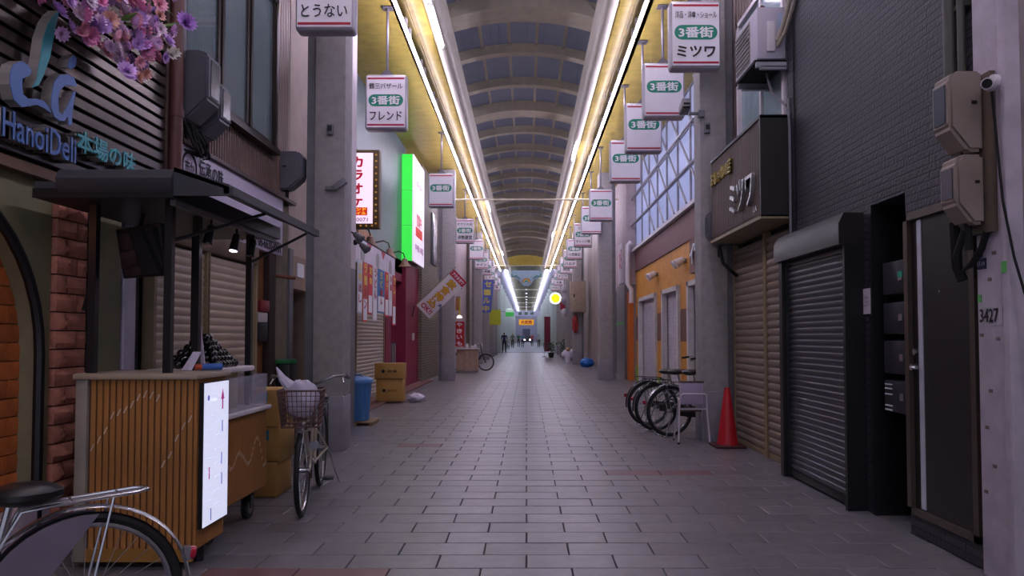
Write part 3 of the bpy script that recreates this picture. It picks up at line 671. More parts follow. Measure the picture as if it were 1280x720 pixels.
B().box(WXR + .0, 4.27, .3, WXR + .012, 4.285, .5).obj('hinge', M_steel, dr)
tag(B().box(2.38, 4.62, .0, 2.5, 4.95, .05, .01).obj('door_stone', M_conc), 'low stone block at the foot of the dark door', 'stone') if False else None
# mailboxes in the recess
M_mail = mat('mailbox_dark', '#2b2a2e', .18, .6, var=.1); M_mailf = mat('mailbox_front', '#38353f', .3, .3)
for i, (z0, z1, lab) in enumerate(((1.59, 1.84, 'topmost dark steel mailbox in the recess by the door'), (1.31, 1.55, 'dark steel mailbox second from the top in the recess'), (1.03, 1.28, 'dark steel mailbox third from the top in the recess'), (.76, 1.0, 'lowest dark steel mailbox with white slots on its front'))):
    t = thing('mailbox', lab, 'mailbox', (2.72, 5.2, z0), group='mailboxes in the recess')
    y0 = 5.04; y1 = 5.38
    B().box(2.6, y0, z0, 2.94, y1, z1, .015).obj('body', M_mail, t)
    f = B().box(2.575, y0 + .01, z0 + .01, 2.6, y1 - .01, z1 - .01, .01).obj('flap', M_mailf, t)
    B().box(2.57, y0 + .05, z0 + .1, 2.576, y0 + .1, z0 + .15).obj('lock_plate', M_steel, f)
    if i == 3:
        for q in (.02, .05, .13, .17, .2): B().box(2.569, y1 - .13, z0 + q, 2.576, y1 - .03, z0 + q + .008).obj('slot_line', M_wtxt, f)
    if i == 0: B().box(2.569, y0 + .04, z0 + .12, 2.576, y0 + .1, z0 + .16).obj('sticker', M_green, f)
t = thing('paper_notice', 'white handwritten paper notice taped between shutter and recess', 'paper', (WXR - .01, 5.6, 1.47))
B().box(WXR - .012, 5.485, 1.47, WXR - .008, 5.63, 1.66).obj('sheet', mat('paper', '#cfc8d4', .7, var=.05), t)
text('handwriting', 'ださい', (WXR - .014, 5.555, 1.57), SOUTH, UP, .1, .09, mat('brown_pen', '#8a6060', .7), t)
# black shutter
bsh = shutter('roller_shutter', 'black roller shutter with a box housing beside the mailboxes', 2.46, 5.66, 6.95, .02, 2.02, mat('shutter_black', '#46464f', .28, .5, var=.05), .052, -1, frame=M_black, curve=.014)
t = bsh
b = B(); b.poly([(2.36, 5.6, 2.0), (2.36, 5.6, 2.16), (2.40, 5.6, 2.24), (2.56, 5.6, 2.24), (2.56, 5.6, 2.0)], (0, 1.48, 0)).obj('housing', mat('housing_black', '#2c2a2c', .4, .3), t)
B().box(2.40, 5.60, 0, 2.56, 5.64, 2.0).obj('side_frame', M_black, t); B().box(2.40, 6.98, 0, 2.56, 7.06, 2.0).obj('side_frame', M_black, t)
# shop with beige shutters and box sign
M_bclad = corrM = mat('brown_siding', '#5a4a44', .5, .1, var=.12, scale=3)
tag(B().box(2.66, 7.2, 0, 3.2, 9.7, 6.28).obj('wall_right', mat('brown_back', '#453a36', .6)), 'brown wall behind the beige shutters', 'wall', kind='structure')
corrugated('wall_right', 'brown ribbed siding above the box sign', 2.63, 7.2, 9.7, 3.4, 6.28, M_bclad, .11, .012, -1, holes=(7.35, 8.95, 3.45, 5.1))
wn = thing('window_3', 'upper window with white frame behind the air conditioner', 'window', (2.62, 8.1, 3.5), kind='structure')
B().box(2.56, 7.33, 3.42, 2.66, 7.39, 5.1).box(2.56, 8.9, 3.42, 2.66, 8.97, 5.1).box(2.56, 7.33, 3.42, 2.66, 8.97, 3.48).box(2.56, 7.33, 5.05, 2.66, 8.97, 5.1).box(2.58, 8.1, 3.42, 2.64, 8.16, 5.1).obj('window_frame', M_white, wn)
for a, c in ((7.39, 8.1), (8.16, 8.9)): B().box(2.605, a, 3.48, 2.615, c, 5.05).obj('pane', mat('pale_pane', '#8ea6ac', .15), wn)
M_beige = mat('shutter_beige', '#8a7c6e', .5, var=.1, scale=2)
shutter('roller_shutter', 'beige roller shutter under the box sign, next to the black shutter', 2.62, 7.18, 8.05, 0, 2.435, M_beige, .083, -1, frame=M_creamd, curve=.024)
shutter('roller_shutter', 'beige roller shutter under the box sign, next to the cone', 2.62, 8.1, 9.28, 0, 2.435, M_beige, .083, -1, frame=M_creamd, curve=.024)
bs = thing('box_sign', 'brown box sign with silver katakana lettering over the beige shutters', 'sign', (2.4, 8.2, 2.47))
corrugated('front_cladding', '', 2.28, 7.17, 9.08, 2.5, 3.42, M_bclad, .05, .006, -1, parent=bs)
B().box(2.285, 7.17, 2.47, 2.62, 9.08, 3.43).obj('body', M_brown, bs)
B().box(2.26, 7.13, 2.46, 2.62, 7.17, 3.44).obj('end_panel', mat('end_panel_black', '#1c1a1b', .45), bs)
B().box(2.26, 7.13, 2.44, 2.63, 9.09, 2.475).obj('soffit', M_creamd, bs); B().box(2.26, 7.13, 3.42, 2.63, 9.09, 3.45).obj('top_trim', M_black, bs)
M_slet = mat('letter_silver', '#a8a8aa', .3, .7); M_glet = mat('letter_gold', '#a8964a', .35, .5)
text('katakana', 'ミツワ', (2.255, 7.75, 2.79), SOUTH, UP, .82, .33, M_slet, bs, .012, .03)
text('slogan', 'おしゃれの店', (2.26, 8.58, 3.20), SOUTH, UP, .9, .17, M_glet, bs, .01, .02)
text('sticker', 'LA', (2.27, 7.35, 2.57), SOUTH, UP, .12, .06, M_wtxt, bs, .02)
# air conditioner on a bracket
ac = thing('air_conditioner', 'white outdoor air conditioner unit on a wall bracket above the box sign', 'air conditioner', (2.45, 7.6, 3.95))
B().box(2.27, 7.22, 4.03, 2.55, 7.98, 4.55, .015).obj('casing', mat('ac_white', '#b4aebc', .45, var=.04), ac)
gr = B().box(2.262, 7.45, 4.08, 2.272, 7.92, 4.5).obj('grille', mat('ac_grille', '#8a867e', .5), ac)
for i in range(9): B().box(2.252, 7.45, 4.1 + i * .045, 2.262, 7.92, 4.108 + i * .045).obj('grille_bar', M_grey, gr)
B().box(2.36, 7.2, 4.1, 2.44, 7.222, 4.4, .006).obj('valve_cover', M_white, ac); B().box(2.47, 7.212, 4.32, 2.53, 7.222, 4.48).obj('rating_label', mat('pale_blue_label', '#9fb0c8', .6), ac)
B().box(2.25, 7.25, 4.0, 2.57, 7.95, 4.03).obj('base_pan', M_dark, ac)
for y in (7.22, 7.85): B().box(2.26, y, 3.95, 2.62, y + .04, 4.0).box(2.58, y, 3.95, 2.63, y + .04, 4.6).box(2.3, y, 3.93, 2.62, y + .04, 3.96).obj('bracket', mat('bracket_steel', '#a9a8b0', .4, .5), ac)
b = B().tube([(2.45, 7.18, 4.2), (2.49, 7.12, 4.32), (2.51, 7.0, 4.5), (2.52, 6.75, 4.75), (2.522, 6.55, 4.85)], .022, 8).tube([(2.46, 7.19, 4.15), (2.50, 7.10, 4.24), (2.525, 6.95, 4.42), (2.53, 6.7, 4.66)], .018, 8)
b.obj('refrigerant_hose', mat('hose_cream', '#a69c8c', .6), ac)
tag(B().tube([(2.45, 7.5, 3.98), (2.47, 7.4, 3.75), (2.5, 7.24, 3.62), (2.53, 7.16, 3.55)], .014, 6).tube([(2.53, 7.12, 3.6), (2.535, 7.1, 3.3), (2.535, 7.1, 2.3), (2.535, 7.1, 2.1)], .014, 6).obj('drain_hose', mat('hose_grey', '#75727a', .6)), 'thin grey drain hose running down beside the box sign', 'hose')
tag(B().tube([(2.58, 8.85, 4.55), (2.56, 8.55, 4.72), (2.56, 8.2, 4.74), (2.58, 8.0, 4.9)], .03, 8).obj('rusty_bracket', mat('rust_red', '#5a2c24', .8)), 'rusty red bent pipe beside the upper window', 'pipe')
meter_box('meter_box', 'grey meter box fixed to the pillar by the box sign', 9.11, 9.3, 2.46, 2.24, 2.42, 2.85, M_mtg)
tag(B().tube([(2.38, 9.15, 2.42), (2.4, 9.05, 2.2), (2.48, 9.0, 2.1), (2.58, 9.1, 2.05)], .022, 8).obj('black_cable', M_dark), 'thick black cable looping below the pillar meter box', 'cable')
t = thing('security_camera', 'grey box camera on an arm from the pillar before the plain hanging signs', 'camera', (2.2, 9.25, 4.1))
B().box(2.16, 9.23, 4.06, 2.24, 9.31, 4.14).box(2.05, 9.25, 4.09, 2.18, 9.29, 4.12).obj('arm', M_grey, t); B().obox((1.98, 9.2, 4.17), (.11, .22, .11), Matrix.Rotation(-.25, 3, 'X'), .01).obj('housing', mat('cam_grey', '#8e8a90', .4), t); B().box(1.94, 9.085, 4.12, 2.02, 9.095, 4.19).obj('lens', M_dark, t)

# white column and beige panel at the near corner
wc = thing('pillar', 'weathered white column with torn stickers beside the dark door', 'pillar', (2.6, 4.0, 0), kind='structure')
M_wcol = mat('weathered_white', '#bcb4c0', .65, var=.14, scale=7, bump=.15)
B().box(2.5, 3.88, 0, 3.1, 4.12, 6.28, .008).obj('shaft', M_wcol, wc)
B().box(2.47, 3.80, 0, 3.1, 3.86, 6.28, .01).obj('edge_channel', M_wcol, wc)
B().box(2.55, -6, 0, 3.1, 3.8, 6.28).obj('side_panel', mat('beige_panel', '#9d9494', .65, var=.07), wc)
B().box(2.535, 3.55, 0, 2.55, 3.6, 6.28).obj('panel_joint', mat('joint_brown', '#6c5f5a', .7), wc)
M_st = mat('sticker_blue', '#2a2c50', .6)
o = B().box(2.496, 4.03, 1.67, 2.5, 4.11, 1.73).obj('sticker', M_st, wc); text('print', '17-14', (2.494, 4.07, 1.70), SOUTH, UP, .06, .025, M_wtxt, o)
B().box(2.496, 4.065, 1.735, 2.5, 4.11, 1.79).obj('sticker', M_st, wc)
B().box(2.496, 3.9, 1.36, 2.5, 4.10, 1.46).obj('sticker', mat('pale_sticker', '#b8b2bc', .6), wc)
text('stencil_number', '3427', (2.494, 4.01, 1.415), SOUTH, UP, .16, .075, M_ink, wc, .02)
mg = mat('green_tape', '#58b058', .6)
B().box(2.496, 4.08, 1.49, 2.5, 4.11, 1.53).obj('sticker', mg, wc); B().box(2.466, 3.815, 1.63, 2.47, 3.855, 1.69).obj('sticker', mg, wc)
for a, z in ((4.07, 1.3), (3.93, 1.28), (3.99, 1.6), (4.0, 1.0), (4.04, .8), (3.98, .6), (4.06, .45), (3.95, 1.74)): B().box(2.497, a, z, 2.5, a + .03, z + .018).obj('torn_patch', mat('torn', '#6f665e', .8), wc)
M_mtb = mat('meter_beige', '#8d8076', .5, var=.14, scale=5)
mb = thing('meter_board', 'wooden board holding two large beige meter boxes', 'board', (2.49, 4.1, 1.8)); B().box(2.468, 3.92, 1.86, 2.497, 4.12, 2.72).obj('plank', mat('old_wood', '#6a5e50', .7), mb)
meter_box('meter_box', 'upper large beige meter box on the white column', 3.97, 4.15, 2.465, 2.28, 2.30, 2.74, M_mtb)
meter_box('meter_box', 'lower large beige meter box on the white column', 3.97, 4.14, 2.465, 2.31, 1.905, 2.285, M_mtb)
tag(B().cyl((2.5, 4.33, 2.7), (2.5, 4.33, 6.2), .04, 12).cyl((2.5, 4.22, 2.8), (2.5, 4.22, 6.2), .022, 10).box(2.5, 4.2, 3.2, 2.55, 4.37, 3.23).obj('conduit_pipe', mat('conduit_olive', '#4a4a44', .5)), 'dark conduit pipes rising above the large beige meter boxes', 'pipe')
tag(B().tube([(2.40, 4.06, 1.88), (2.40, 4.14, 1.75), (2.43, 4.16, 1.66), (2.46, 4.1, 1.7), (2.475, 4.03, 1.78), (2.47, 3.98, 1.86)], .018, 8).tube([(2.44, 4.22, 1.95), (2.46, 4.24, 1.7), (2.48, 4.22, 1.62)], .03, 8).obj('black_cable', M_dark), 'black cables looping out under the lower beige meter box', 'cable')
t = thing('security_camera', 'small white bullet camera fixed on the white column', 'camera', (2.45, 3.84, 2.6))
B().cyl((2.47, 3.86, 2.64), (2.44, 3.86, 2.64), .035, 12).tube([(2.45, 3.86, 2.64), (2.42, 3.84, 2.62), (2.40, 3.82, 2.60)], .012, 6).obj('bracket', M_white, t); B().cyl((2.45, 3.88, 2.62), (2.33, 3.72, 2.58), .03, 14).obj('housing', M_white, t); B().cyl((2.33, 3.72, 2.58), (2.326, 3.715, 2.578), .024, 14).obj('lens', M_dark, t)
tag(B().tube([(2.44, 3.86, 2.6), (2.45, 3.84, 2.3), (2.46, 3.82, 2.0), (2.46, 3.74, 1.7), (2.50, 3.68, 1.4), (2.53, 3.62, .9)], .007, 6).obj('camera_cable', M_dark), 'thin cable dangling from the white bullet camera', 'cable')

# orange shop set back from the street
OX = 3.26
os_ = thing('wall_right_orange', 'orange shop front with brown bands and three shuttered openings', 'wall', (OX, 16, 0), kind='structure')
M_or = lined('orange_siding', '#c98a2c', 2, .42, .12, .9, .55, width=.02); M_bb = mat('brown_band', '#6a4438', .6, var=.06); M_bb2 = lined('plum_band', '#6e4a4a', 1, .4, .2, .8, .6, width=.06)
ops = [(12.0, 13.2), (13.2, 14.85), (15.75, 17.65), (18.55, 21.35)]
B().box(OX, 9.75, 2.36, OX + .3, 22.1, 3.22).obj('upper_band', M_or, os_)
B().box(OX - .03, 9.75, 3.22, OX + .3, 22.1, 3.82).obj('plum_band', M_bb2, os_)
B().box(OX - .12, 9.75, 3.82, OX + .3, 22.1, 3.9).obj('ledge', M_white, os_)
for a, c in ((9.75, 11.9), (14.85, 15.75), (17.65, 18.55), (21.35, 22.1)):
    B().box(OX, a, 0, OX + .3, c, 1.2).obj('pier', M_or, os_); B().box(OX, a, 1.2, OX + .3, c, 1.88).obj('pier_band', M_bb, os_); B().box(OX, a, 1.88, OX + .3, c, 2.36).obj('pier', M_or, os_)
B().box(OX - .015, 21.6, 0, OX + .0, 22.1, .45).obj('green_skirt', mat('lime_skirt', '#8ab02c', .5), os_); B().box(OX - .015, 17.65, 0, OX, 18.55, .3).obj('green_skirt', MATS['lime_skirt'], os_)
ow_ = mat('cream_frame', '#c4c0be', .5)
for a, c in ((11.9, 14.85), (15.75, 17.65), (18.55, 21.35)):
    B().box(OX - .06, a - .02, 0, OX + .06, a + .12, 2.4).box(OX - .06, c - .12, 0, OX + .06, c + .02, 2.4).box(OX - .06, a, 2.3, OX + .06, c, 2.4).obj('opening_frame', ow_, os_)
    B().box(OX + .08, a, 0, OX + .12, c, 2.36).obj('shutter_curtain', lined('white_shutter_%d' % int(a), '#b8b2ba', 2, .09, .6, .72, .5), os_)
B().box(OX + .3, 9.7, 0, OX + .4, 22.1, 3.9).obj('back', M_dark, os_)
B().box(OX - .14, 12.6, 2.5, OX, 14.2, 3.15).obj('sign_panel', M_bb, os_)
text('lettering', 'イサバ', (OX - .15, 13.5, 2.85), SOUTH, UP, 1.1, .4, M_wtxt, os_, .04, .03)
for y in (15.1, 18.4):
    t = thing('floodlight', 'pair of white floodlights on the orange shop wall, ' + ('nearer the pillar with the cone' if y < 16 else 'above the middle opening'), 'floodlight', (OX, y, 2.8))
    for d in (0, .28):
        B().cyl((OX, y + d, 2.85), (OX - .08, y + d, 2.85), .05, 12).obj('bracket', M_grey, t)
        B().cyl((OX - .06, y + d, 2.88), (OX - .22, y + d, 2.78), .06, 14, .1).obj('head', M_white, t)
# daylight glazing above the orange shop, held by a lattice
gl = thing('window_4', 'large frosted glazing with crossing steel bars above the orange shop', 'window', (OX, 16, 3.9), kind='structure')
M_frost = translucent('frosted_glass', '#dfe4f6', .85, .05)
ys = [9.7 + i * 1.24 for i in range(11)]; zs_ = [3.9, 4.7, 5.5, 6.28]
for a, c in zip(ys, ys[1:]):
    for z0, z1 in zip(zs_, zs_[1:]): B().box(OX + .02, a + .012, z0 + .012, OX + .028, c - .012, z1 - .012).obj('pane', M_frost, gl)
M_lat = mat('lattice_grey', '#8f8c92', .5)
for y in ys: B().box(OX - .02, y - .02, 3.9, OX + .03, y + .02, 6.28).obj('mullion', M_lat, gl)
for z in zs_: B().box(OX - .02, ys[0], z - .02, OX + .03, ys[-1], z + .02).obj('transom', M_lat, gl)
for i in range(8): B().cyl((OX - .09, ys[i], 3.95), (OX - .09, ys[i] + 3.0, 6.25), .025, 6).obj('diagonal_bar', M_lat, gl)
for z in (4.6, 5.4): B().cyl((OX - .13, ys[0], z), (OX - .13, ys[-1], z), .03, 6).obj('rail', M_lat, gl)
# walls further along on the right
tag(B().box(2.75, 22.1, 0, 3.6, 22.35, 6.28).obj('wall_right', mat('mauve_panel', '#84787c', .6, var=.1)), 'end wall of the orange shop', 'wall', kind='structure') if False else None
t = thing('wall_right_grey', 'grey panelled wall with pinkish upper boards past the orange shop', 'wall', (3.0, 24, 0), kind='structure')
B().box(2.98, 22.6, 0, 3.6, 24.6, 2.9).obj('grey_panel', mat('slate_panel', '#6e6a6e', .4, .2, var=.1, scale=2), t)
B().box(2.97, 22.6, 1.68, 2.98, 24.6, 1.76).obj('green_stripe', mg, t)
B().box(2.98, 22.1, 2.9, 3.6, 30, 6.28).obj('upper_boards', lined('pinkish_boards', '#a8989a', 1, .9, .3, .8, .6, width=.05), t)
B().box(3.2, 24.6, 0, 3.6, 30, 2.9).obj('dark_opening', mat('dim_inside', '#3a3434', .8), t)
B().box(2.94, 22.75, 2.95, 2.98, 23.7, 4.2).obj('poster_strip', mat('poster_pale', '#cfc4cc', .6), t)
text('poster_lettering', '本日', (2.935, 23.2, 3.7), SOUTH, UP, .6, .7, M_red, t, .02)
od = thing('door_2', 'narrow orange door frame at the end of the orange shop', 'door', (3.2, 22.3, 0), kind='structure')
B().box(3.05, 22.15, 0, 3.2, 22.3, 2.4).box(3.05, 22.45, 0, 3.2, 22.58, 2.4).box(3.05, 22.15, 2.4, 3.2, 22.58, 2.65).obj('door_frame', mat('door_orange', '#c86a20', .5), od); B().box(3.14, 22.3, 0, 3.18, 22.45, 2.4).obj('door_leaf', M_offw, od)
tag(B().tube([(3.1, 21.95, 2.3), (3.1, 21.95, 2.7), (3.0, 21.95, 2.85), (3.0, 21.95, 4.0), (3.1, 21.95, 4.1)], .07, 8).obj('white_duct', M_white), 'white pipe duct at the far corner of the orange shop', 'pipe')
tag(B().box(2.98, 30, 0, 3.7, 60.5, 6.28).obj('wall_right', lined('far_panels_r', '#8a7f78', 1, 1.9, .5, .6, .6, width=.1)), 'far shop walls on the side of the orange shop', 'wall', kind='structure')
tag(B().box(2.9, 27.0, 2.95, 2.975, 29.5, 4.0).obj('shop_board', mat('cream_board', '#a89a8a', .6)), 'cream board with small poster beyond the orange shop', 'board')
for dy in (0, .9): tag(B().obox((2.88, 26.8 + dy, 1.45), (.08, .14, 3.0), Matrix.Rotation(-.05, 3, 'X')).obj('leaning_board', mat('leaning_cream', '#b0a48e', .6)), 'tall cream board leaning on the wall by the blue bag, ' + ('nearer' if dy == 0 else 'farther from') + ' the grey pillar', 'board')
# ================================================================ HANGING SIGNS
M_case = mat('sign_case', '#a9a4ac', .4, .2, var=.05)
M_pole = mat('pole_grey', '#6f6a72', .45, .5)
sw_, sh_ = .62, .84
case_me = mk(B().box(-sw_ / 2, -.10, -sh_ / 2, sw_ / 2, .10, sh_ / 2, .045, 3), 'case', M_case, math.radians(40))
face_b = B().box(-sw_ / 2 + .025, -.106, -sh_ / 2 + .035, sw_ / 2 - .025, -.098, sh_ / 2 - .035, .003, 1)
face_me = mk(face_b, 'face', M_signw, math.radians(40))
str_me = mk(B().box(-sw_ / 2 + .035, -.1085, -.013, sw_ / 2 - .035, -.1, .013), 'stripe', M_red)
pill = B(); pts = []
for i in range(9): t = -PI / 2 + PI * i / 8; pts.append((.17 + .09 * math.cos(t), .09 * math.sin(t)))
for i in range(9): t = PI / 2 + PI * i / 8; pts.append((-.17 + .09 * math.cos(t), .09 * math.sin(t)))
pill.poly([(a, -.1085, b) for a, b in pts], (0, .006, 0)); pill_me = mk(pill, 'pill', M_green)
can_me = mk(B().poly([(-.11, -.03, 0), (.11, -.03, 0), (.02, -.03, .09), (-.02, -.03, .09)], (0, .06, 0)), 'hanger', M_pole)
spk = B()
for i in range(11):
    x = -.26 + i * .052
    if abs(x) > .11: spk.cyl((x, 0, 0), (x, 0, .07), .003, 4)
spk_me = mk(spk.box(-.27, -.01, 0, .27, .01, .006), 'bird_comb', M_pole)
plate_me = mk(B().box(-.08, -.08, -.02, .08, .08, 0, .005, 1), 'ceiling_plate', M_pole)
def hanging_sign(label, xc, y, zc, top=None, bot=None, group='arcade hanging signs', bold=.02):
    t = thing('hanging_sign', label, 'sign', (xc, y, zc - sh_ / 2), group=group)
    piece('case', case_me, t, (xc, y, zc)); f = piece('face', face_me, t, (xc, y, zc))
    for s in (-1, 1): piece('stripe', str_me, f, (xc, y, zc + s * (sh_ / 2 - .07)))
    zp = zc + (.02 if top or bot else .05)
    piece('pill', pill_me, f, (xc, y, zp))
    text('arcade_lettering', '3番街', (xc, y - .110, zp), EAST, UP, .42, .135, M_wtxt, f, .03)
    if top: text('shop_lettering', top, (xc, y - .110, zc + .235), EAST, UP, min(.5, .12 * len(top)), .09, M_ink, f, .008)
    if bot: text('shop_lettering', bot, (xc, y - .110, zc - .215), EAST, UP, min(.48, .155 * len(bot)), .14 if len(bot) < 5 else .1, M_ink, f, bold)
    z1 = zc + sh_ / 2
    piece('hanger', can_me, t, (xc, y, z1)); piece('bird_comb', spk_me, t, (xc, y, z1))
    B().cyl((xc, y, z1 + .08), (xc, y, 6.27), .02, 8).obj('pole', M_pole, t)
    piece('ceiling_plate', plate_me, t, (xc, y, 6.28))
    return t
hanging_sign('hanging white sign with bold dark lettering below the oval, over the box camera', 2.05, 8.98, 4.96, '洋品・洋傘・ショール', 'ミツワ', bold=.03)
PL = 'plain hanging white sign with only a green oval, '
hanging_sign(PL + 'next beyond the bold lettered one', 2.05, 11.05, 4.97, group='arcade hanging signs')
hanging_sign(PL + 'behind the box camera', 1.96, 12.4, 4.79)
hanging_sign(PL + 'before the frosted glazing end', 1.95, 14.6, 4.75)
hanging_sign(PL + 'just past the orange shop', 1.95, 19.4, 4.74)
hanging_sign(PL + 'beyond the orange shop corner', 1.95, 22.3, 4.95 - .15)
hanging_sign('hanging white sign with small lettering above and below the oval, past the orange shop', 1.95, 25.6, 4.8, 'ミヨシ', 'オレンジ館')
hanging_sign('hanging white sign with one faint line under the oval, past the orange shop', 1.95, 30.2, 4.85, None, '小西商店')
for i, y in enumerate((33.5, 36.5, 40.5, 45, 50)): tx = ('ハルナ', '内田', 'ナニワ', '丸福', 'サカエ')[i]; hanging_sign('small far hanging sign, %s beyond the one faint line sign on the orange shop side' % ('first', 'second', 'third', 'fourth', 'fifth')[i], 1.97, y, 4.8, None, tx, 'far signs on the orange shop side')
hanging_sign('hanging white sign with four rounded characters, by the brown corrugated wall', -2.10, 7.72, 4.90, 'お茶', 'とうない', bold=.012)
hanging_sign('hanging white sign with dark lettering above and below the oval, before the teal wall', -2.10, 11.1, 4.81, '鶴三バザール', 'フレンド', bold=.015)
hanging_sign(PL + 'right beside the green lit sign', -2.07, 18.0, 4.85)
hanging_sign('hanging white sign with lines above and below, past the green lit sign', -2.07, 25.0, 4.85, 'オヤツの店', '伊勢屋堂')
hanging_sign(PL + 'well past the green lit sign', -2.08, 31.0, 4.93)
for i, y in enumerate((34.5, 38, 42, 46, 50.5)): tx = ('ナイン', '大黒屋', 'ミドリ', '松屋', '一番')[i]; hanging_sign('small far hanging sign, %s beyond the plain one on the karaoke sign side' % ('first', 'second', 'third', 'fourth', 'fifth')[i], -2.08, y, 4.85, None, tx, 'far signs on the karaoke sign side')

# ================================================================ LIT SIGNS
ks = thing('karaoke_sign', 'lit white karaoke sign with red lettering and bulb-studded frame', 'sign', (-2.85, 13.0, 3.2))
B().box(-3.18, 12.95, 3.2, -2.58, 13.15, 4.58, .01).obj('frame', mat('bulb_frame', '#5a4420', .5), ks)
B().box(-3.16, 12.93, 3.28, -2.69, 12.951, 4.52).obj('face', mat('lit_white', '#f4e8f4', .4, emit=.75, ecol='#ffe4ff', var=0), ks)
bu = mk(B().ball((0, 0, 0), .018, u=8, v=5), 'bulb', mat('dull_bulb', '#b08a3a', .3, emit=.25, ecol='#ffb040'))
for i in range(12): piece('bulb', bu, ks, (-2.635, 12.945, 3.28 + i * .11))
for i in range(5): piece('bulb', bu, ks, (-3.1 + i * .1, 12.945, 3.24))
M_rlet = mat('lit_red', '#c81838', .5, emit=.25, ecol='#d01030', var=0)
for i, c in enumerate('カラオケ'): text('lettering', c, (-2.96, 12.925, 4.36 - i * .235), EAST, UP, .2, .19, M_rlet, ks, .04)
B().box(-3.12, 12.922, 3.42, -2.78, 12.93, 3.56).obj('red_patch', mat('lit_orange', '#d83818', .5, emit=.4, ecol='#e03010', var=0), ks)
text('lettering', 'ワンド', (-2.93, 12.918, 3.525), EAST, UP, .26, .055, mat('lit_yellow', '#ffe060', .5, emit=.7, ecol='#ffd040', var=0), ks, .02)
text('lettering', 'サイル', (-2.93, 12.918, 3.455), EAST, UP, .26, .055, MATS['lit_yellow'], ks, .02)
text('phone_lettering', '31-0071', (-2.94, 12.925, 3.345), EAST, UP, .34, .07, mat('lit_mauve', '#a06890', .5, emit=.3), ks, .02)
gs = thing('green_sign', 'tall box sign with a glowing green side and white street face', 'sign', (-3.05, 20, 3.25))
M_gl = mat('glow_green', '#30e040', .3, emit=.62, ecol=(0.06, 1.0, 0.10), var=0)
M_gl2 = mat('lit_face', '#f2ecf8', .3, emit=.5, ecol='#f6eaff', var=0)
B().box(-3.2, 19.02, 3.27, -2.93, 21.0, 5.98).obj('carcass', M_grey, gs)
for z0, z1 in ((3.25, 4.16), (4.17, 5.06), (5.07, 6.0)): B().box(-3.2, 19.0, z0, -2.93, 19.02, z1).obj('green_panel', M_gl, gs)
fc = B().box(-2.93, 19.0, 3.25, -2.9, 21.0, 6.0).obj('street_face', M_gl2, gs)
text('lettering', 'パーラー', (-2.895, 20.0, 5.35), NORTH, UP, 1.0, .18, M_rlet, fc, .012)
text('lettering', '営業中', (-2.895, 20.0, 4.4), NORTH, UP, .9, .34, M_rlet, fc, .02)
B().box(-2.9, 19.4, 3.95, -2.894, 20.6, 4.2).obj('red_patch', MATS['lit_orange'], fc)
text('small_lettering', '年中無休 24時間', (-2.895, 20.0, 3.65), NORTH, UP, 1.5, .2, MATS['lit_mauve'], fc, .01)

# ================================================================ HANGING BANNERS and LAMPS on the left
vb = thing('banner_valance', 'white cloth valance with faint round emblems above hanging banners', 'banner', (-2.62, 12.9, 2.5))
B().box(-2.63, 11.3, 2.45, -2.606, 14.7, 2.84).obj('cloth', mat('valance_white', '#d8d2dc', .7, var=.08), vb)
B().cyl((-2.62, 11.2, 2.86), (-2.62, 14.8, 2.86), .015, 6).obj('rail', M_dark, vb)
for y in (11.3, 13.2, 14.7): B().cyl((-2.62, y, 2.86), (-3.2, y, 2.98), .012, 6).obj('arm', M_dark, vb)
for y in (11.8, 13.0, 14.2): B().lathe([(.14, 0), (.14, .004), (.0, .004)], (-2.605, y, 2.62), 20, 'x').obj('emblem', mat('emblem_grey', '#a8a4a8', .7), vb)
for y in (12.3, 13.5): B().poly([(-2.606, y - .2, 2.84), (-2.606, y + .2, 2.84), (-2.606, y, 2.7)], (.004, 0, 0)).obj('red_corner', M_red, vb)
bands = [('#c8d0dc', 'pale blue edged', '大売出し'), ('#d86050', 'orange and white', 'ラーメン'), ('#d04048', 'red and white', '定食'), ('#e0d8dc', 'white with red end', 'うどん'), ('#4a7ab0', 'blue picture', '生ビール'), ('#d85058', 'coral red', '焼そば'), ('#e4dce0', 'narrow white', '冷麺'), ('#cc4a54', 'crimson', 'カレー')]
y = 11.42
for c, nm, tx in bands:
    wdt = .62 if nm.startswith('blue') else .33
    ln = .78 if nm.startswith('blue') else random.uniform(.8, 1.0)
    t = thing('hanging_banner', nm + ' banner strip hanging below the white valance', 'banner', (-2.6, y, 2.5 - ln), group='banner strips below the valance')
    B().box(-2.606, y, 2.5 - ln, -2.598, y + wdt, 2.5).obj('cloth', mat('banner_' + c[1:], c, .7, var=.05), t)
    B().box(-2.597, y + .03, 2.5 - ln + .03, -2.595, y + wdt - .03, 2.5 - ln * .62).obj('white_panel', M_wtxt, t)
    for i, ch in enumerate(tx): text('lettering', ch, (-2.594, y + wdt / 2, 2.40 - i * .2 * ln), NORTH, UP, min(.2, wdt * .6), .16 * ln, M_red if c.startswith('#e') else (mat('banner_yellow', '#e8c848', .6) if i < 2 else M_red), t, .03)
    y += wdt + .06
for i, (yy, lab) in enumerate(((13.4, 'below the karaoke sign'), (15.3, 'between the karaoke and green signs'), (17.2, 'under the green sign'))):
    zz = 2.98
    t = thing('hooded_lamp', 'tan gooseneck hooded lamp ' + lab, 'lamp', (-3.2, yy, zz), group='hooded shop lamps')
    B().tube([(-3.2, yy, zz + .25), (-2.95, yy, zz + .3), (-2.85, yy, zz + .25), (-2.82, yy, zz + .15)], .014, 8).obj('arm', M_brown, t)
    B().lathe([(.03, .14), (.06, .12), (.08, .04), (.15, -.06), (.14, -.06), (.07, .03), (.02, .1)], (-2.82, yy, zz), 16).obj('shade', mat('lamp_tan', '#9a7a68', .5), t)
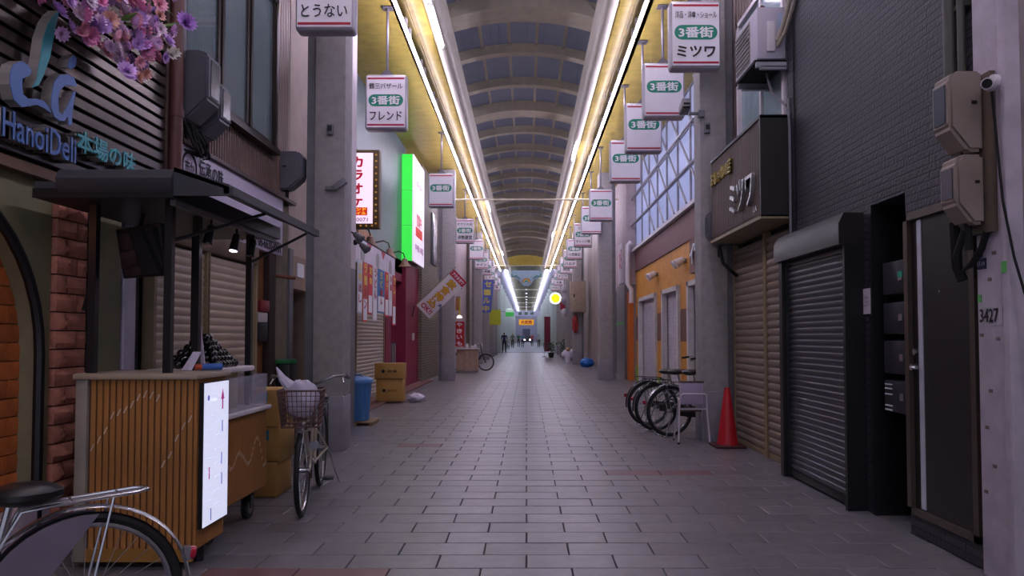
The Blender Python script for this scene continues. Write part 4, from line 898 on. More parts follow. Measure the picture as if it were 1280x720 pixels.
tag(B().box(-3.2, 14.0, 2.6, -3.17, 15.2, 3.4).obj('wall_poster', mat('poster_orange', '#b07a58', .6, var=.3, scale=8)), 'orange-brown poster on the wall beside the green sign', 'poster')
# tilted banner
tb = thing('tilted_banner', 'white banner tilted sideways with yellow lettering and red end band', 'banner', (-2.28, 20.0, 1.9))
U = Vector((.72, 0, .69)).normalized(); R_ = Vector((.69, 0, -.72)).normalized(); c0 = Vector((-2.28, 20, 2.45))
def q2(u, v): return tuple(c0 + R_ * u + U * v)
def slab(u0, v0, u1, v1, y, m, nm, th=.004): return B().poly([tuple(Vector(q2(a, b)) + Vector((0, y, 0))) for a, b in ((u0, v0), (u1, v0), (u1, v1), (u0, v1))], (0, th, 0)).obj(nm, m, tb)
slab(-.25, -.7, .25, .7, 0, mat('banner_white', '#d2ccd0', .7, var=.05), 'cloth', .008)
slab(-.25, .52, .25, .7, -.004, M_red, 'red_band')
text('band_lettering', 'アクタガワ', tuple(Vector(q2(0, .61)) + Vector((0, -.006, 0))), R_, U, .4, .1, M_wtxt, tb, .02)
for i, ch in enumerate('飲食持込'):
    text('lettering_outline', ch, tuple(Vector(q2(0, .37 - i * .235)) + Vector((0, -.004, 0))), R_, U, .27, .23, mat('outline_red', '#b84030', .6), tb, .07)
    text('lettering', ch, tuple(Vector(q2(0, .37 - i * .235)) + Vector((0, -.007, 0))), R_, U, .25, .21, mat('banner_gold', '#c8a020', .6, emit=0), tb, .035)
text('ok_lettering', 'OK!!', tuple(Vector(q2(0, -.56)) + Vector((0, -.006, 0))), R_, U, .36, .15, M_red, tb, .03)
text('blue_mark', '大', tuple(Vector(q2(.2, -.25)) + Vector((0, -.008, 0))), R_, U, .12, .12, mat('mark_blue', '#28408a', .6), tb, .05)
B().cyl(q2(-.27, -.75), q2(-.27, .78), .012, 6).obj('pole', M_creamd, tb); B().cyl(q2(.25, .5), (-1.75, 20, 2.58), .012, 6).obj('stay', M_grey, tb); B().cyl(q2(-.2, .7), (-2.05, 22.0, 3.05), .01, 6).obj('stay', M_grey, tb)
B().cyl(q2(-.27, -.75), (-3.1, 20.2, 1.85), .015, 6).obj('wall_arm', M_brown, tb)

# ================================================================ FOOD CART
ct = thing('food_cart', 'wood-slatted food cart with black awning roof, lit menu panel and castors', 'food cart', (-2.2, 4.8, 0))
M_wood = mat('cart_wood', '#a8743c', .5, var=.18, scale=5, stretch=(6, 6, .6)); M_wood2 = mat('cart_wood_dark', '#5b3a24', .6)
cx0, cx1, cy0, cy1 = -2.5, -1.86, 4.18, 4.58
B().box(cx0, cy0 + .015, .1, cx1, cy1, 1.06).obj('counter_body', M_wood2, ct)
sl_f = mk(B().box(-.0135, -.008, 0, .0135, .012, .95, .002, 1), 'wood_slat', M_wood)
nS = 16
for i in range(nS): piece('wood_slat', sl_f, ct, (cx0 + .06 + i * (cx1 - cx0 - .06) / nS + .013, cy0 + .012, .11))
sl_s = mk(B().box(-.012, -.0065, 0, .006, .0065, .95, .002, 1), 'wood_slat', M_wood)
for i in range(20): piece('wood_slat', sl_s, ct, (cx1 + .006, cy0 + .02 + i * .0195, .11))
B().box(cx0 - .02, cy0 - .01, .05, cx0 + .045, cy1, 1.06, .006).obj('corner_post', mat('cart_greywhite', '#8f897c', .5), ct)
B().box(cx0 - .03, cy0 - .03, 1.06, cx1 + .03, cy1 + .06, 1.095, .012).obj('counter_top', mat('counter_beige', '#a79a86', .35), ct)
B().box(cx0, cy0 - .005, .05, cx1, cy0 + .02, .12).obj('kick_rail', mat('cart_ochre', '#9a7030', .5), ct)
# skyline of pale slanted inlays on the slats
sky = [(0, .68), (.12, .76), (.2, .86), (.33, .89), (.42, .93), (.48, .97), (.55, .98), (.62, .97), (.70, .95), (.72, .58), (.8, .64), (.9, .78), (1, .84)]
inl = B()
for i in range(nS):
    f = i / (nS - 1)
    for (a, za), (b_, zb) in zip(sky, sky[1:]):
        if a <= f <= b_: zz = za + (zb - za) * (f - a) / (b_ - a); break
    x = cx0 + .06 + i * (cx1 - cx0 - .06) / nS + .013
    inl.poly([(x - .013, cy0 + .002, zz - .02), (x - .005, cy0 + .002, zz - .02), (x + .013, cy0 + .002, zz + .02), (x + .005, cy0 + .002, zz + .02)], (0, .003, 0))
tag(inl.obj('mountain_inlay', mat('inlay_pale', '#dccdb8', .4, .3), ct), 'thin pale mountain line across the slats', kind='stuff')
mp_ = B().box(cx1 + .016, cy0 + .03, .22, cx1 + .04, cy1 - .02, 1.04).obj('menu_panel', M_black, ct)
B().box(cx1 + .04, cy0 + .037, .225, cx1 + .043, cy1 - .025, 1.035).obj('screen', mat('lit_menu', '#eef0ff', .3, emit=.68, ecol='#dfe4ff', var=0), mp_)
M_pr = mat('print_blue', '#7880c0', .5, emit=.4); M_pk = mat('print_pink', '#c04890', .5, emit=.35); M_faint = mat('print_faint', '#c8ccee', .5, emit=.8)
xs_ = cx1 + .0445
text('menu_print', 'Menu', (xs_, 4.33, .94), NORTH, UP, .1, .03, M_faint, mp_); B().lathe([(.016, 0), (.016, .001), (0, .001)], (xs_ - .001, 4.27, .95), 14, 'x').obj('menu_emblem', M_pr, mp_)
B().poly([(xs_ - .001, 4.44, .93), (xs_ - .001, 4.49, .93), (xs_ - .001, 4.465, .99)], (.001, 0, 0)).box(xs_ - .001, 4.457, .87, xs_, 4.473, .93).obj('menu_arrow', M_pk, mp_)
for y, z, m in ((4.29, .52, M_pk), (4.465, .77, M_pr), (4.46, .58, M_pr), (4.465, .46, M_pr), (4.32, .28, M_pr)): B().box(xs_ - .001, y - .006, z - .035, xs_, y + .006, z + .035, 0).obj('menu_picture', m, mp_)
for k in range(14): B().box(xs_ - .001, 4.25 + (k % 2) * .12, .84 - k * .04, xs_, 4.33 + (k % 2) * .12, .845 - k * .04).obj('menu_line', M_faint, mp_)
# lower rear section with acrylic guard
ry0, ry1, rx1 = 4.6, 5.52, -1.93
B().box(cx0 + .05, ry0, .2, rx1, ry1, .77).obj('rear_body', M_wood2, ct)
sl_r = mk(B().box(-.012, -.008, 0, .006, .008, .55, .002, 1), 'wood_slat', M_wood)
for i in range(36): piece('wood_slat', sl_r, ct, (rx1 + .006, ry0 + .02 + i * .0253, .21))
il2 = B()
for i in range(36):
    zz = .42 + .1 * abs(math.sin(i * .19)) + .08 * math.sin(i * .5)
    y = ry0 + .02 + i * .0253; il2.poly([(rx1 + .012, y - .007, zz - .012), (rx1 + .012, y + .007, zz + .008), (rx1 + .012, y + .007, zz + .016), (rx1 + .012, y - .007, zz - .004)], (.003, 0, 0))
tag(il2.obj('mountain_inlay', MATS['inlay_pale'], ct), 'thin pale mountain line along the cart side', kind='stuff')
B().box(cx0 + .05, ry0 - .02, .77, rx1 + .04, ry1 + .03, .80, .01).obj('rear_top', M_white, ct)
M_acr = mat('acrylic', '#c8c4d4', .12, var=.03, alpha=.35)
B().box(rx1 - .0, ry0, .80, rx1 + .012, ry1, 1.03).box(cx0 + .1, ry1 - .01, .80, rx1, ry1, 1.03).obj('acrylic_guard', M_acr, ct)
b = B().box(cx0 + .1, 4.68, 1.06, -1.95, 5.36, 1.095, .012); b.obj('tray_base', M_white, ct)
B().box(-2.4, 4.72, .80, -2.05, 5.3, 1.06).obj('pedestal', mat('pedestal_cream', '#b8ae80', .5), ct)
M_tyre = mat('rubber_black', '#141416', .6, var=.1)
for x, y in ((-2.0, 4.72), (-2.0, 5.38), (-2.38, 4.72), (-2.38, 5.38)):
    cst = B().cyl((x - .018, y, .08), (x + .018, y, .08), .08, 18).obj('castor', M_tyre, ct)
    B().cyl((x - .022, y, .08), (x + .022, y, .08), .045, 14).obj('hub', M_grey, cst); B().box(x - .035, y - .03, .08, x - .028, y + .03, .2).box(x + .028, y - .03, .08, x + .035, y + .03, .2).box(x - .035, y - .03, .165, x + .035, y + .03, .2).obj('fork', M_black, cst)
for x, y in ((-2.45, 4.66), (-1.98, 4.66), (-2.3, 4.66)): B().box(x - .03, y - .03, 0.05, x + .03, y + .03, .2).obj('foot', M_black, ct) if False else None
for x in (cx0 + .06, cx1 - .05): B().cyl((x, 4.38, 0), (x, 4.38, .1), .03, 10).obj('foot', M_black, ct)
# posts and roof
for x, y, z0 in ((-2.46, 4.22, 1.09), (-2.03, 4.22, 1.09), (-2.05, 4.62, .8), (-2.04, 5.47, .8), (-2.44, 5.47, .8)): B().box(x - .021, y - .021, z0, x + .021, y + .021, 2.12).obj('post', M_black, ct)
M_awn = mat('awning_charcoal', '#3a3a40', .55, var=.06)
aw = B().box(-2.66, 4.0, 2.10, -1.9, 5.72, 2.14).obj('roof', M_awn, ct)
# rounded front fascia
pr = [(4.0, 2.06), (3.96, 2.10), (3.95, 2.15), (3.98, 2.20), (4.04, 2.215), (4.1, 2.215), (4.1, 2.06)]
B().poly([(-2.52, a, b) for a, b in pr], (.62, 0, 0)).obj('front_fascia', M_awn, aw)
B().poly([(-2.66, 3.98, 2.05), (-1.9, 3.98, 2.05), (-1.9, 3.98, 2.1), (-2.66, 3.98, 2.1)], (0, 1.74, 0)).obj('soffit', M_black, aw)
# sloping flap on the street side
B().poly([(-1.9, 3.98, 2.06), (-1.9, 3.98, 2.215), (-1.58, 3.98, 2.10), (-1.58, 3.98, 2.06), (-1.62, 3.98, 2.06)], (0, .02, 0)).obj('flap_end', M_awn, aw)
B().poly([(-1.9, 3.98, 2.19), (-1.9, 3.98, 2.215), (-1.6, 3.98, 2.12), (-1.6, 3.98, 2.07), (-1.63, 3.98, 2.07), (-1.63, 3.98, 2.10)], (0, 1.74, 0)).obj('flap', M_awn, aw)
B().box(-1.95, 4.05, 2.02, -1.92, 5.68, 2.05).obj('lamp_track', M_grey, aw)
for y0, y1 in ((4.25, 4.7), (5.47, 5.6)): B().tube([(-2.03, y0, 1.85), (-1.66, y1, 2.08)], .01, 6).obj('stay_rod', M_black, aw)
M_sl = mat('spot_on', '#ffffff', .3, emit=12, ecol='#e8e4ff', var=0)
for y, on in ((4.55, 0), (4.95, 1), (5.25, 0)):
    l_ = B().cyl((-1.935, y, 2.02), (-1.935, y, 1.97), .008, 6).cyl((-1.935, y, 1.98), (-1.935 - .01, y - .03, 1.87), .022, 12, .03).obj('spot_lamp', M_black, ct)
    B().cyl((-1.9455, y - .031, 1.869), (-1.9457, y - .0315, 1.866), .024, 12).obj('lens', M_sl if on else M_steel, l_)
# hanging screen under the roof
mo = thing('screen', 'dark flat screen hanging tilted under the cart roof', 'screen', (-2.25, 4.45, 1.55))
Mt = Matrix.Rotation(-.55, 3, 'Z') @ Matrix.Rotation(.18, 3, 'X')
B().obox((-2.25, 4.36, 1.80), (.44, .04, .30), Mt, .006).obj('bezel', M_black, mo); B().obox(Vector((-2.25, 4.36, 1.80)) + Mt @ Vector((0, -.0215, 0)), (.41, .003, .27), Mt).obj('glass', mat('screen_glass', '#22242c', .06, spec=.8), mo)
B().tube([(-2.3, 4.4, 1.9), (-2.3, 4.45, 2.04)], .012, 6).obj('mount_arm', M_black, mo)
# things on the cart
pc = thing('ball_pile', 'heap of small glossy black balls on the white tray of the cart', 'balls', (-2.18, 5.0, 1.095))
random.seed(11); ballm = mk(B().ball((0, 0, 0), .027, u=10, v=7), 'ball', mat('black_pearl', '#0c0c10', .12, coat=.5), math.radians(80))
for L in range(6):
    rx, ry = .19 * (1 - L / 6.2), .28 * (1 - L / 6.2)
    for i in range(-6, 7):
        for j in range(-4, 5):
            u, v_ = (j + .5 * (L % 2)) * .05, (i + .5 * (L % 2)) * .05
            if (u / rx) ** 2 + (v_ / ry) ** 2 <= 1: piece('ball', ballm, pc, (-2.17 + u + random.uniform(-.006, .006), 5.0 + v_ + random.uniform(-.006, .006), 1.12 + L * .035))
tag(B().poly([(-2.06, 4.45, 1.1), (-2.0, 4.45, 1.1), (-1.95, 4.47, 1.21), (-2.0, 4.47, 1.21)], (0, .006, 0)).obj('menu_card', mat('card_white', '#d8d2e6', .5)), 'white menu card leaning on the cart counter', 'card')
tag(B().obox((-2.06, 4.68, 1.27), (.05, .008, .34), Matrix.Rotation(-.12, 3, 'Y')).obj('paper_roll', mat('card_white2', '#ccc4d6', .5)), 'tall white card standing on the cart tray behind the balls', 'card')
t = thing('spray_bottle', 'blue bottle with orange cap lying on the cart counter', 'bottle', (-1.95, 4.5, 1.1)); B().cyl((-1.97, 4.52, 1.117), (-1.88, 4.6, 1.117), .02, 14).obj('body', mat('bottle_blue', '#3a6ab8', .3), t); B().cyl((-2.0, 4.495, 1.117), (-1.97, 4.52, 1.117), .018, 14).obj('cap', mat('cap_orange', '#b8502c', .4), t)
tag(B().tube([(-2.49, 4.3, 2.0), (-2.52, 4.28, 1.8), (-2.5, 4.26, 1.6), (-2.53, 4.25, 1.45)], .012, 6).obj('power_cable', M_dark), 'black power cable hanging beside the cart post', 'cable')
# ================================================================ BICYCLES
def wheel(parent, x, R, name, rimm, side=0):
    wh = B().tube([(x + (R - .018) * math.cos(2 * PI * i / 40), 0, R + (R - .018) * math.sin(2 * PI * i / 40)) for i in range(40)], .019, 8, True).obj(name, M_tyre, parent)
    B().tube([(x + (R - .045) * math.cos(2 * PI * i / 40), 0, R + (R - .045) * math.sin(2 * PI * i / 40)) for i in range(40)], .011, 6, True).obj('rim', rimm, wh)
    b = B()
    for i in range(28):
        t = 2 * PI * i / 28; h = .03 if i % 2 else -.03; t2 = t + (.5 if i % 4 < 2 else -.5)
        b.cyl((x + .022 * math.cos(t2), h, R + .022 * math.sin(t2)), (x + (R - .045) * math.cos(t), 0, R + (R - .045) * math.sin(t)), .0016, 4, cap=False)
    tag(b.obj('spokes', M_steel, wh), 'thin steel spokes', kind='stuff')
    B().cyl((x, -.05, R), (x, .05, R), .022, 10).obj('hub', M_steel, wh)
    return wh
def fender(parent, x, R, a0, a1, m, wd=.026):
    b = B(); r = R + .022; n = 18; P = []
    for i in range(n + 1):
        t = a0 + (a1 - a0) * i / n; row = []
        for k in (-1, -.6, 0, .6, 1):
            rr = r + .008 - .010 * k * k; row.append(b.bm.verts.new((x + rr * math.cos(t), k * wd, R + rr * math.sin(t))))
        P.append(row)
    for A, C in zip(P, P[1:]):
        for k in range(4): b.bm.faces.new((A[k], A[k + 1], C[k + 1], C[k]))
    ob = b.obj('fender', m, parent, math.radians(80)); return ob
def bicycle(label, loc, rz, frame_m, R=.33, xr=-.56, xf=.55, saddle_x=-.22, saddle_z=.80, basket=None, rack=True, fend=None, guard=None, steer=0.0, group=None, stand='side', lamp=True):
    t = thing('bicycle', label, 'bicycle', loc, rz, group, local=True)
    fend = fend or M_steel
    wheel(t, xr, R, 'rear_wheel', M_steel)
    bb = (xr + .45, 0, .28); hd0 = (xf - .12, 0, .60); hd1 = (xf - .19, 0, .84); st = (saddle_x + .04, 0, saddle_z - .22)
    b = B().tube([bb, st], .016, 8).tube([hd0, (xf - .3, 0, .38), (bb[0] + .1, 0, .3), bb], .02, 8).tube([hd1, hd0], .021, 8).tube([(hd1[0] - .02, 0, .72), (saddle_x + .3, 0, .46), (bb[0] - .05, 0, .42)], .014, 8)
    for s in (-1, 1): b.tube([bb, (xr, s * .055, R)], .011, 6).tube([(st[0], 0, st[2] - .05), (xr, s * .055, R)], .009, 6)
    b.obj('frame', frame_m, t)
    # front end
    fr = bpy.data.objects.new('fork', None); 
    bf = B()
    for s in (-1, 1): bf.tube([(xf - .125, s * .05, .62), (xf - .06, s * .05, .45), (xf, s * .05, R)], .011, 6)
    bf.tube([hd0, (hd1[0] - .02, 0, .93)], .015, 8).box(xf - .15, -.05, .6, xf - .1, .05, .63)
    f = bf.obj('fork', frame_m, t)
    wheel(t, xf, R, 'front_wheel', M_steel); fender(t, xf, R, math.radians(55), math.radians(200), fend); fender(t, xr, R, math.radians(40), math.radians(188), fend, .03)
    hx = hd1[0] - .03
    hb = B()
    for s in (-1, 1): hb.tube([(hx, 0, .93), (hx + .05, s * .08, .95), (hx + .03, s * .2, 1.0), (hx - .08, s * .27, 1.0), (hx - .2, s * .285, .98)], .011, 8)
    h = hb.obj('handlebar', M_steel, t)
    for s in (-1, 1):
        B().tube([(hx - .11, s * .275, .995), (hx - .22, s * .286, .978)], .017, 8).obj('grip', M_black, h); B().tube([(hx - .04, s * .25, .985), (hx + .02, s * .27, .95), (hx - .08, s * .29, .93)], .006, 6).obj('brake_lever', M_steel, h)
    sd = B().ball((saddle_x - .05, 0, saddle_z - .03), .1, (1.25, 1.0, .42)).ball((saddle_x + .08, 0, saddle_z - .02), .055, (2.0, .7, .5)).obj('saddle', mat('saddle_black', '#1a181a', .35), t)
    B().cyl((saddle_x + .03, 0, saddle_z - .24), (saddle_x - .01, 0, saddle_z - .05), .013, 8).obj('seat_post', M_steel, sd)
    if rack:
        b = B()
        for s in (-1, 1): b.tube([(saddle_x + .04, s * .02, .54), (xr + .2, s * .045, .695), (xr + .12, s * .05, .705), (xr - .16, s * .05, .722), (xr - .2, s * .02, .724)], .006, 6).tube([(xr - .08, s * .05, .718), (xr, s * .06, R)], .005, 6)
        b.tube([(xr - .2, -.02, .724), (xr - .2, .02, .724)], .006, 6).tube([(xr + .05, -.05, .71), (xr + .05, .05, .71)], .005, 6).tube([(xr - .1, -.05, .718), (xr - .1, .05, .718)], .005, 6).tube([(xr + .2, 0, .70), (xr - .19, 0, .724)], .005, 6)
        b.obj('rear_rack', M_steel if rack is True else rack, t)
    if guard:
        for s in (-1, 1):
            P = [(xr + .33 * math.cos(a), s * .04, R + .33 * math.sin(a)) for a in [math.radians(d) for d in range(16, 98, 10)]]
            B().poly([(xr + .06, s * .04, R + .2), (xr + .2, s * .04, R + .02)] + P, (0, s * .006, 0)).obj('skirt_guard', guard, t)
    B().poly([(bb[0] + .11, -.065, .33), (bb[0] + .1, -.065, .22), (xr + .02, -.065, .28), (xr + .02, -.065, .37)], (0, .012, 0)).obj('chain_guard', M_black if not guard else M_dark, t)
    for s in (-1, 1):
        pd = B().tube([(bb[0], s * .07, .28), (bb[0] + s * .12, s * .08, .28 - s * .11)], .01, 6).obj('crank', M_steel, t); B().box(bb[0] + s * .12 - .045, min(s * .09, s * .17), .27 - s * .11, bb[0] + s * .12 + .045, max(s * .09, s * .17), .29 - s * .11, .004).obj('pedal', M_black, pd)
    if stand == 'side': B().tube([(xr + .02, .07, R), (xr - .02, .11, .16), (xr - .06, .16, .012)], .008, 6).obj('kickstand', M_steel, t)
    else:
        b = B()
        for s in (-1, 1): b.tube([(xr, s * .07, R - .02), (xr - .08, s * .10, .1), (xr - .13, s * .15, .01)], .008, 6)
        b.tube([(xr - .13, -.15, .01), (xr - .13, .15, .01)], .008, 6).obj('kickstand', M_steel, t)
    rf = B().cyl((xr - R - .022, 0, R + .125), (xr - R - .042, 0, R + .12), .025, 12).obj('reflector', mat('reflector_red', '#a01830', .2), t); B().box(xr - R - .024, -.02, R + .1, xr - R - .0, .02, R + .15).obj('reflector_mount', M_steel, rf)
    if lamp: B().cyl((xf + .02, .09, .52), (xf + .1, .09, .52), .025, 12, .035).obj('head_lamp', M_grey, t)
    if basket:
        b = B(); x0, x1, y0, z0, z1 = xf - .06, xf + .2, .125, .66, .92; fl = 1.18
        bot = [(x0, -y0), (x1 - .03, -y0), (x1 - .03, y0), (x0, y0)]; top = [(x0 - .03, -y0 * fl), (x1 + .03, -y0 * fl), (x1 + .03, y0 * fl), (x0 - .03, y0 * fl)]
        b.tube([(*p, z1) for p in top], .007, 6, True).tube([(*p, z0) for p in bot], .006, 6, True)
        for k in range(4):
            a0, a1 = bot[k], bot[(k + 1) % 4]; c0_, c1 = top[k], top[(k + 1) % 4]; n = 9 if k % 2 else 8
            for i in range(n):
                f_ = i / n; b.cyl((a0[0] + (a1[0] - a0[0]) * f_, a0[1] + (a1[1] - a0[1]) * f_, z0), (c0_[0] + (c1[0] - c0_[0]) * f_, c0_[1] + (c1[1] - c0_[1]) * f_, z1), .0035, 4)
            for j in range(1, 7):
                g = j / 7; b.cyl((a0[0] + (c0_[0] - a0[0]) * g, a0[1] + (c0_[1] - a0[1]) * g, z0 + (z1 - z0) * g), (a1[0] + (c1[0] - a1[0]) * g, a1[1] + (c1[1] - a1[1]) * g, z0 + (z1 - z0) * g), .0035, 4)
        for i in range(8): b.cyl((x0, -y0 + i * y0 / 3.5, z0), (x1 - .03, -y0 + i * y0 / 3.5, z0), .0035, 4)
        b.obj('basket', basket, t)
        B().tube([(x0 + .02, 0, z0), (xf - .13, 0, .62)], .01, 6).obj('basket_stay', M_steel, t)
    return t
M_fblk = mat('frame_black', '#1c1b20', .3, .3); M_fcrm = mat('frame_cream', '#b8ad9c', .3, .1); M_fsil = mat('frame_silver', '#8e8c92', .3, .5); M_fblu = mat('frame_navy', '#23243c', .3, .2)
bicycle('black bicycle with silver rear fender and grey skirt guard before the food cart', (-2.05, 2.40, 0), PI + .65, M_fblk, xr=-.56, saddle_x=-.32, saddle_z=.78, guard=mat('guard_mauve', '#7c7482', .25, .2))
bicycle('cream city bicycle with brown wire basket beside the cardboard boxes', (-1.715, 6.0, 0), -1.416, M_fcrm, basket=mat('basket_brown', '#5a3a36', .5), saddle_z=.82, rack=M_fblk)
bicycle('black bicycle with silver fender, parked right behind the folding chair', (2.41, 9.92, 0), .28, M_fblk, group=None, stand='two', saddle_z=.86, saddle_x=-.2)
bicycle('dark bicycle parked between the two others by the orange shop', (2.34, 10.48, 0), .26, M_fblu, stand='two', saddle_z=.84, fend=M_fblk, rack=M_fblk)
bicycle('dark bicycle parked farthest from the folding chair', (2.33, 11.05, 0), .24, M_fsil, stand='two', saddle_z=.82, fend=M_fblk, rack=M_fblk)
# plastic bag in the basket
def blob(c, rad, sc, seed, amp=.25, u=24, v=16):
    random.seed(seed); b2 = bmesh.new(); bmesh.ops.create_uvsphere(b2, u_segments=u, v_segments=v, radius=rad)
    from mathutils import noise
    for vt in b2.verts:
        d = vt.co.normalized(); k = 1 + amp * noise.noise(d * 2.3 + Vector((seed, 0, 0))) + amp * .5 * noise.noise(d * 6 + Vector((0, seed, 0)))
        vt.co = Vector((d.x * sc[0], d.y * sc[1], d.z * sc[2])) * rad * k + Vector(c)
    o = B(); o.merge(b2); return o
M_bag = mat('bag_white', '#cfc8da', .35, var=.06)
t = thing('plastic_bag', 'crumpled white plastic bag stuffed in the bicycle basket', 'bag', (-1.64, 5.40, .7))
blob((-1.625, 5.41, .85), .13, (.9, .75, 1.05), 4, .2).obj('body', M_bag, t)
B().tube([(-1.70, 5.40, .93), (-1.76, 5.38, 1.0), (-1.80, 5.37, 1.08)], [.05, .03, .006], 8).obj('handle_loop', M_bag, t)

# ================================================================ BOXES, BIN, CONE, CHAIR
M_card = mat('cardboard', '#ae8646', .7, var=.08, scale=6); M_tape = mat('tape_tan', '#a88a58', .4); M_lab = mat('label_blue', '#2f7a90', .6)
def carton(label, x0, y0, z0, x1, y1, z1, group=None, lab=None, mark=None):
    t = thing('cardboard_box', label, 'box', ((x0 + x1) / 2, (y0 + y1) / 2, z0), group=group)
    B().box(x0, y0, z0, x1, y1, z1, .006).obj('carton', M_card, t)
    B().box(x0 + .002, (y0 + y1) / 2 - .025, z1, x1 - .002, (y0 + y1) / 2 + .025, z1 + .0015).obj('tape', M_tape, t)
    B().box(x0 + .01, y0 - .0015, z0 + (z1 - z0) * .02, x1 - .01, y0, z0 + (z1 - z0) * .04).obj('edge_print', mat('print_brown', '#5a4430', .8), t)
    if lab: B().box(x1 - .17, y0 - .002, z1 - .1, x1 - .09, y0, z1 - .02).obj('blue_label', M_lab, t)
    if mark:
        B().lathe([(.035, 0), (.035, .002), (0, .002)], (x0 + (x1 - x0) * .3, y0 - .002, (z0 + z1) / 2), 14, 'y').obj('emblem', M_ink, t); text('print', mark, (x0 + (x1 - x0) * .62, y0 - .002, (z0 + z1) / 2), EAST, UP, (x1 - x0) * .35, .05, MATS['print_brown'], t, .02)
    return t
S3 = 'cardboard box with a blue label, '
carton(S3 + 'bottom of the stack beside the cart', -2.42, 6.06, 0, -2.02, 6.44, .28, 'cartons stacked beside the cart', 1)
carton(S3 + 'middle of the stack beside the cart', -2.41, 6.07, .2815, -2.0, 6.45, .56, 'cartons stacked beside the cart', 1)
carton(S3 + 'top of the stack beside the cart', -2.43, 6.06, .5615, -2.01, 6.44, .87, 'cartons stacked beside the cart', 1)
carton('lower cardboard box of the pair before the cream shutter', -2.94, 14.6, .03, -2.43, 15.0, .47, 'pair of cartons', mark='みかん')
carton('upper cardboard box of the pair, with a round black mark', -2.97, 14.58, .4715, -2.41, 15.0, .78, 'pair of cartons', mark='青果')
tag(blob((-2.2, 14.85, .09), .13, (1.3, .9, .7), 9, .3).obj('plastic_bag', M_bag), 'small white plastic bag lying beside the pair of cartons', 'bag')
t = thing('rubbish_bin', 'blue plastic rubbish bin with ribbed lid on a wooden pallet', 'bin', (-2.52, 11.15, .06))
M_bin = mat('bin_blue', '#4478b0', .4, var=.06)
b = B(); n = 32
b.lathe([(.165, .06), (.17, .08), (.2, .62), (.2, .63)], (-2.52, 11.15, 0), n); b.obj('body', M_bin, t)
for i in range(16): a = 2 * PI * i / 16; B().cyl((-2.52 + .166 * math.cos(a), 11.15 + .166 * math.sin(a), .08), (-2.52 + .198 * math.cos(a), 11.15 + .198 * math.sin(a), .6), .008, 6).obj('rib', M_bin, t)
B().lathe([(.225, .61), (.225, .65), (.21, .67), (.17, .70), (0, .71)], (-2.52, 11.15, 0), n).obj('lid', M_bin, t); B().tube([(-2.6, 11.1, .7), (-2.58, 11.1, .735), (-2.46, 11.1, .735), (-2.44, 11.1, .7)], .012, 6).obj('lid_handle', M_bin, t)
pl = thing('wooden_pallet', 'low wooden pallet under the blue rubbish bin', 'pallet', (-2.52, 11.15, 0))
M_pal = mat('pallet_wood', '#8c7454', .7, var=.15, stretch=(.5, 4, 4))
for i in range(5): B().box(-2.78, 10.92 + i * .1, .035, -2.24, 11.0 + i * .1, .055).obj('plank', M_pal, pl)
for x in (-2.76, -2.53, -2.3): B().box(x, 10.92, 0, x + .05, 11.4, .035).obj('bearer', M_pal, pl)
t = thing('traffic_cone', 'red traffic cone with dark square base beside the pillar', 'cone', (2.38, 8.85, 0))
B().box(2.2, 8.68, .0, 2.56, 9.02, .035, .015).obj('base', mat('cone_base', '#4a1c20', .6), t); B().lathe([(.125, .035), (.12, .06), (.035, .68), (.03, .70), (.0, .70)], (2.38, 8.85, 0), 28).obj('cone_body', mat('cone_red', '#b01222', .45, var=.05), t)
ch = thing('folding_chair', 'white steel folding chair with lilac backrest before the parked bicycles', 'chair', (2.03, 9.2, 0))
M_cw = mat('chair_white', '#c4bcc8', .35); M_cl = mat('chair_lilac', '#a89cb8', .5)
B().box(1.88, 9.16, .47, 2.17, 9.185, .74, .008).obj('backrest', M_cl, ch); B().box(1.88, 9.155, .735, 2.18, 9.19, .755).obj('top_rail', M_brown, ch)
B().box(1.9, 9.19, .38, 2.16, 9.46, .405, .01).obj('seat', M_brown, ch)
for x, s in ((1.87, -1), (2.19, 1)):
    B().tube([(x - s * -.0, 9.07, .55), (x + s * .01, 9.09, .42), (x + s * .02, 9.06, .2), (x + s * .03, 9.04, .01)], .011, 8).obj('leg', M_cw, ch); B().tube([(x, 9.17, .52), (x - s * .01, 9.3, .35), (x + s * .015, 9.42, .01)], .011, 8).obj('leg', M_cw, ch)
    for yy, xx in ((9.04, x + s * .03), (9.42, x + s * .015)): B().cyl((xx, yy, 0), (xx, yy, .025), .014, 8).obj('rubber_foot', M_tyre, ch)
B().tube([(1.87, 9.07, .55), (1.875, 9.06, .59), (1.90, 9.055, .605), (2.16, 9.055, .605), (2.185, 9.06, .59), (2.19, 9.07, .55)], .011, 8).obj('hoop', M_cw, ch); B().tube([(1.87, 9.09, .42), (2.19, 9.09, .42)], .008, 6).obj('crossbar', M_cw, ch)
for x in (1.87, 2.19): B().tube([(x, 9.07, .54), (x, 9.17, .54)], .009, 6).obj('arm', M_cw, ch)
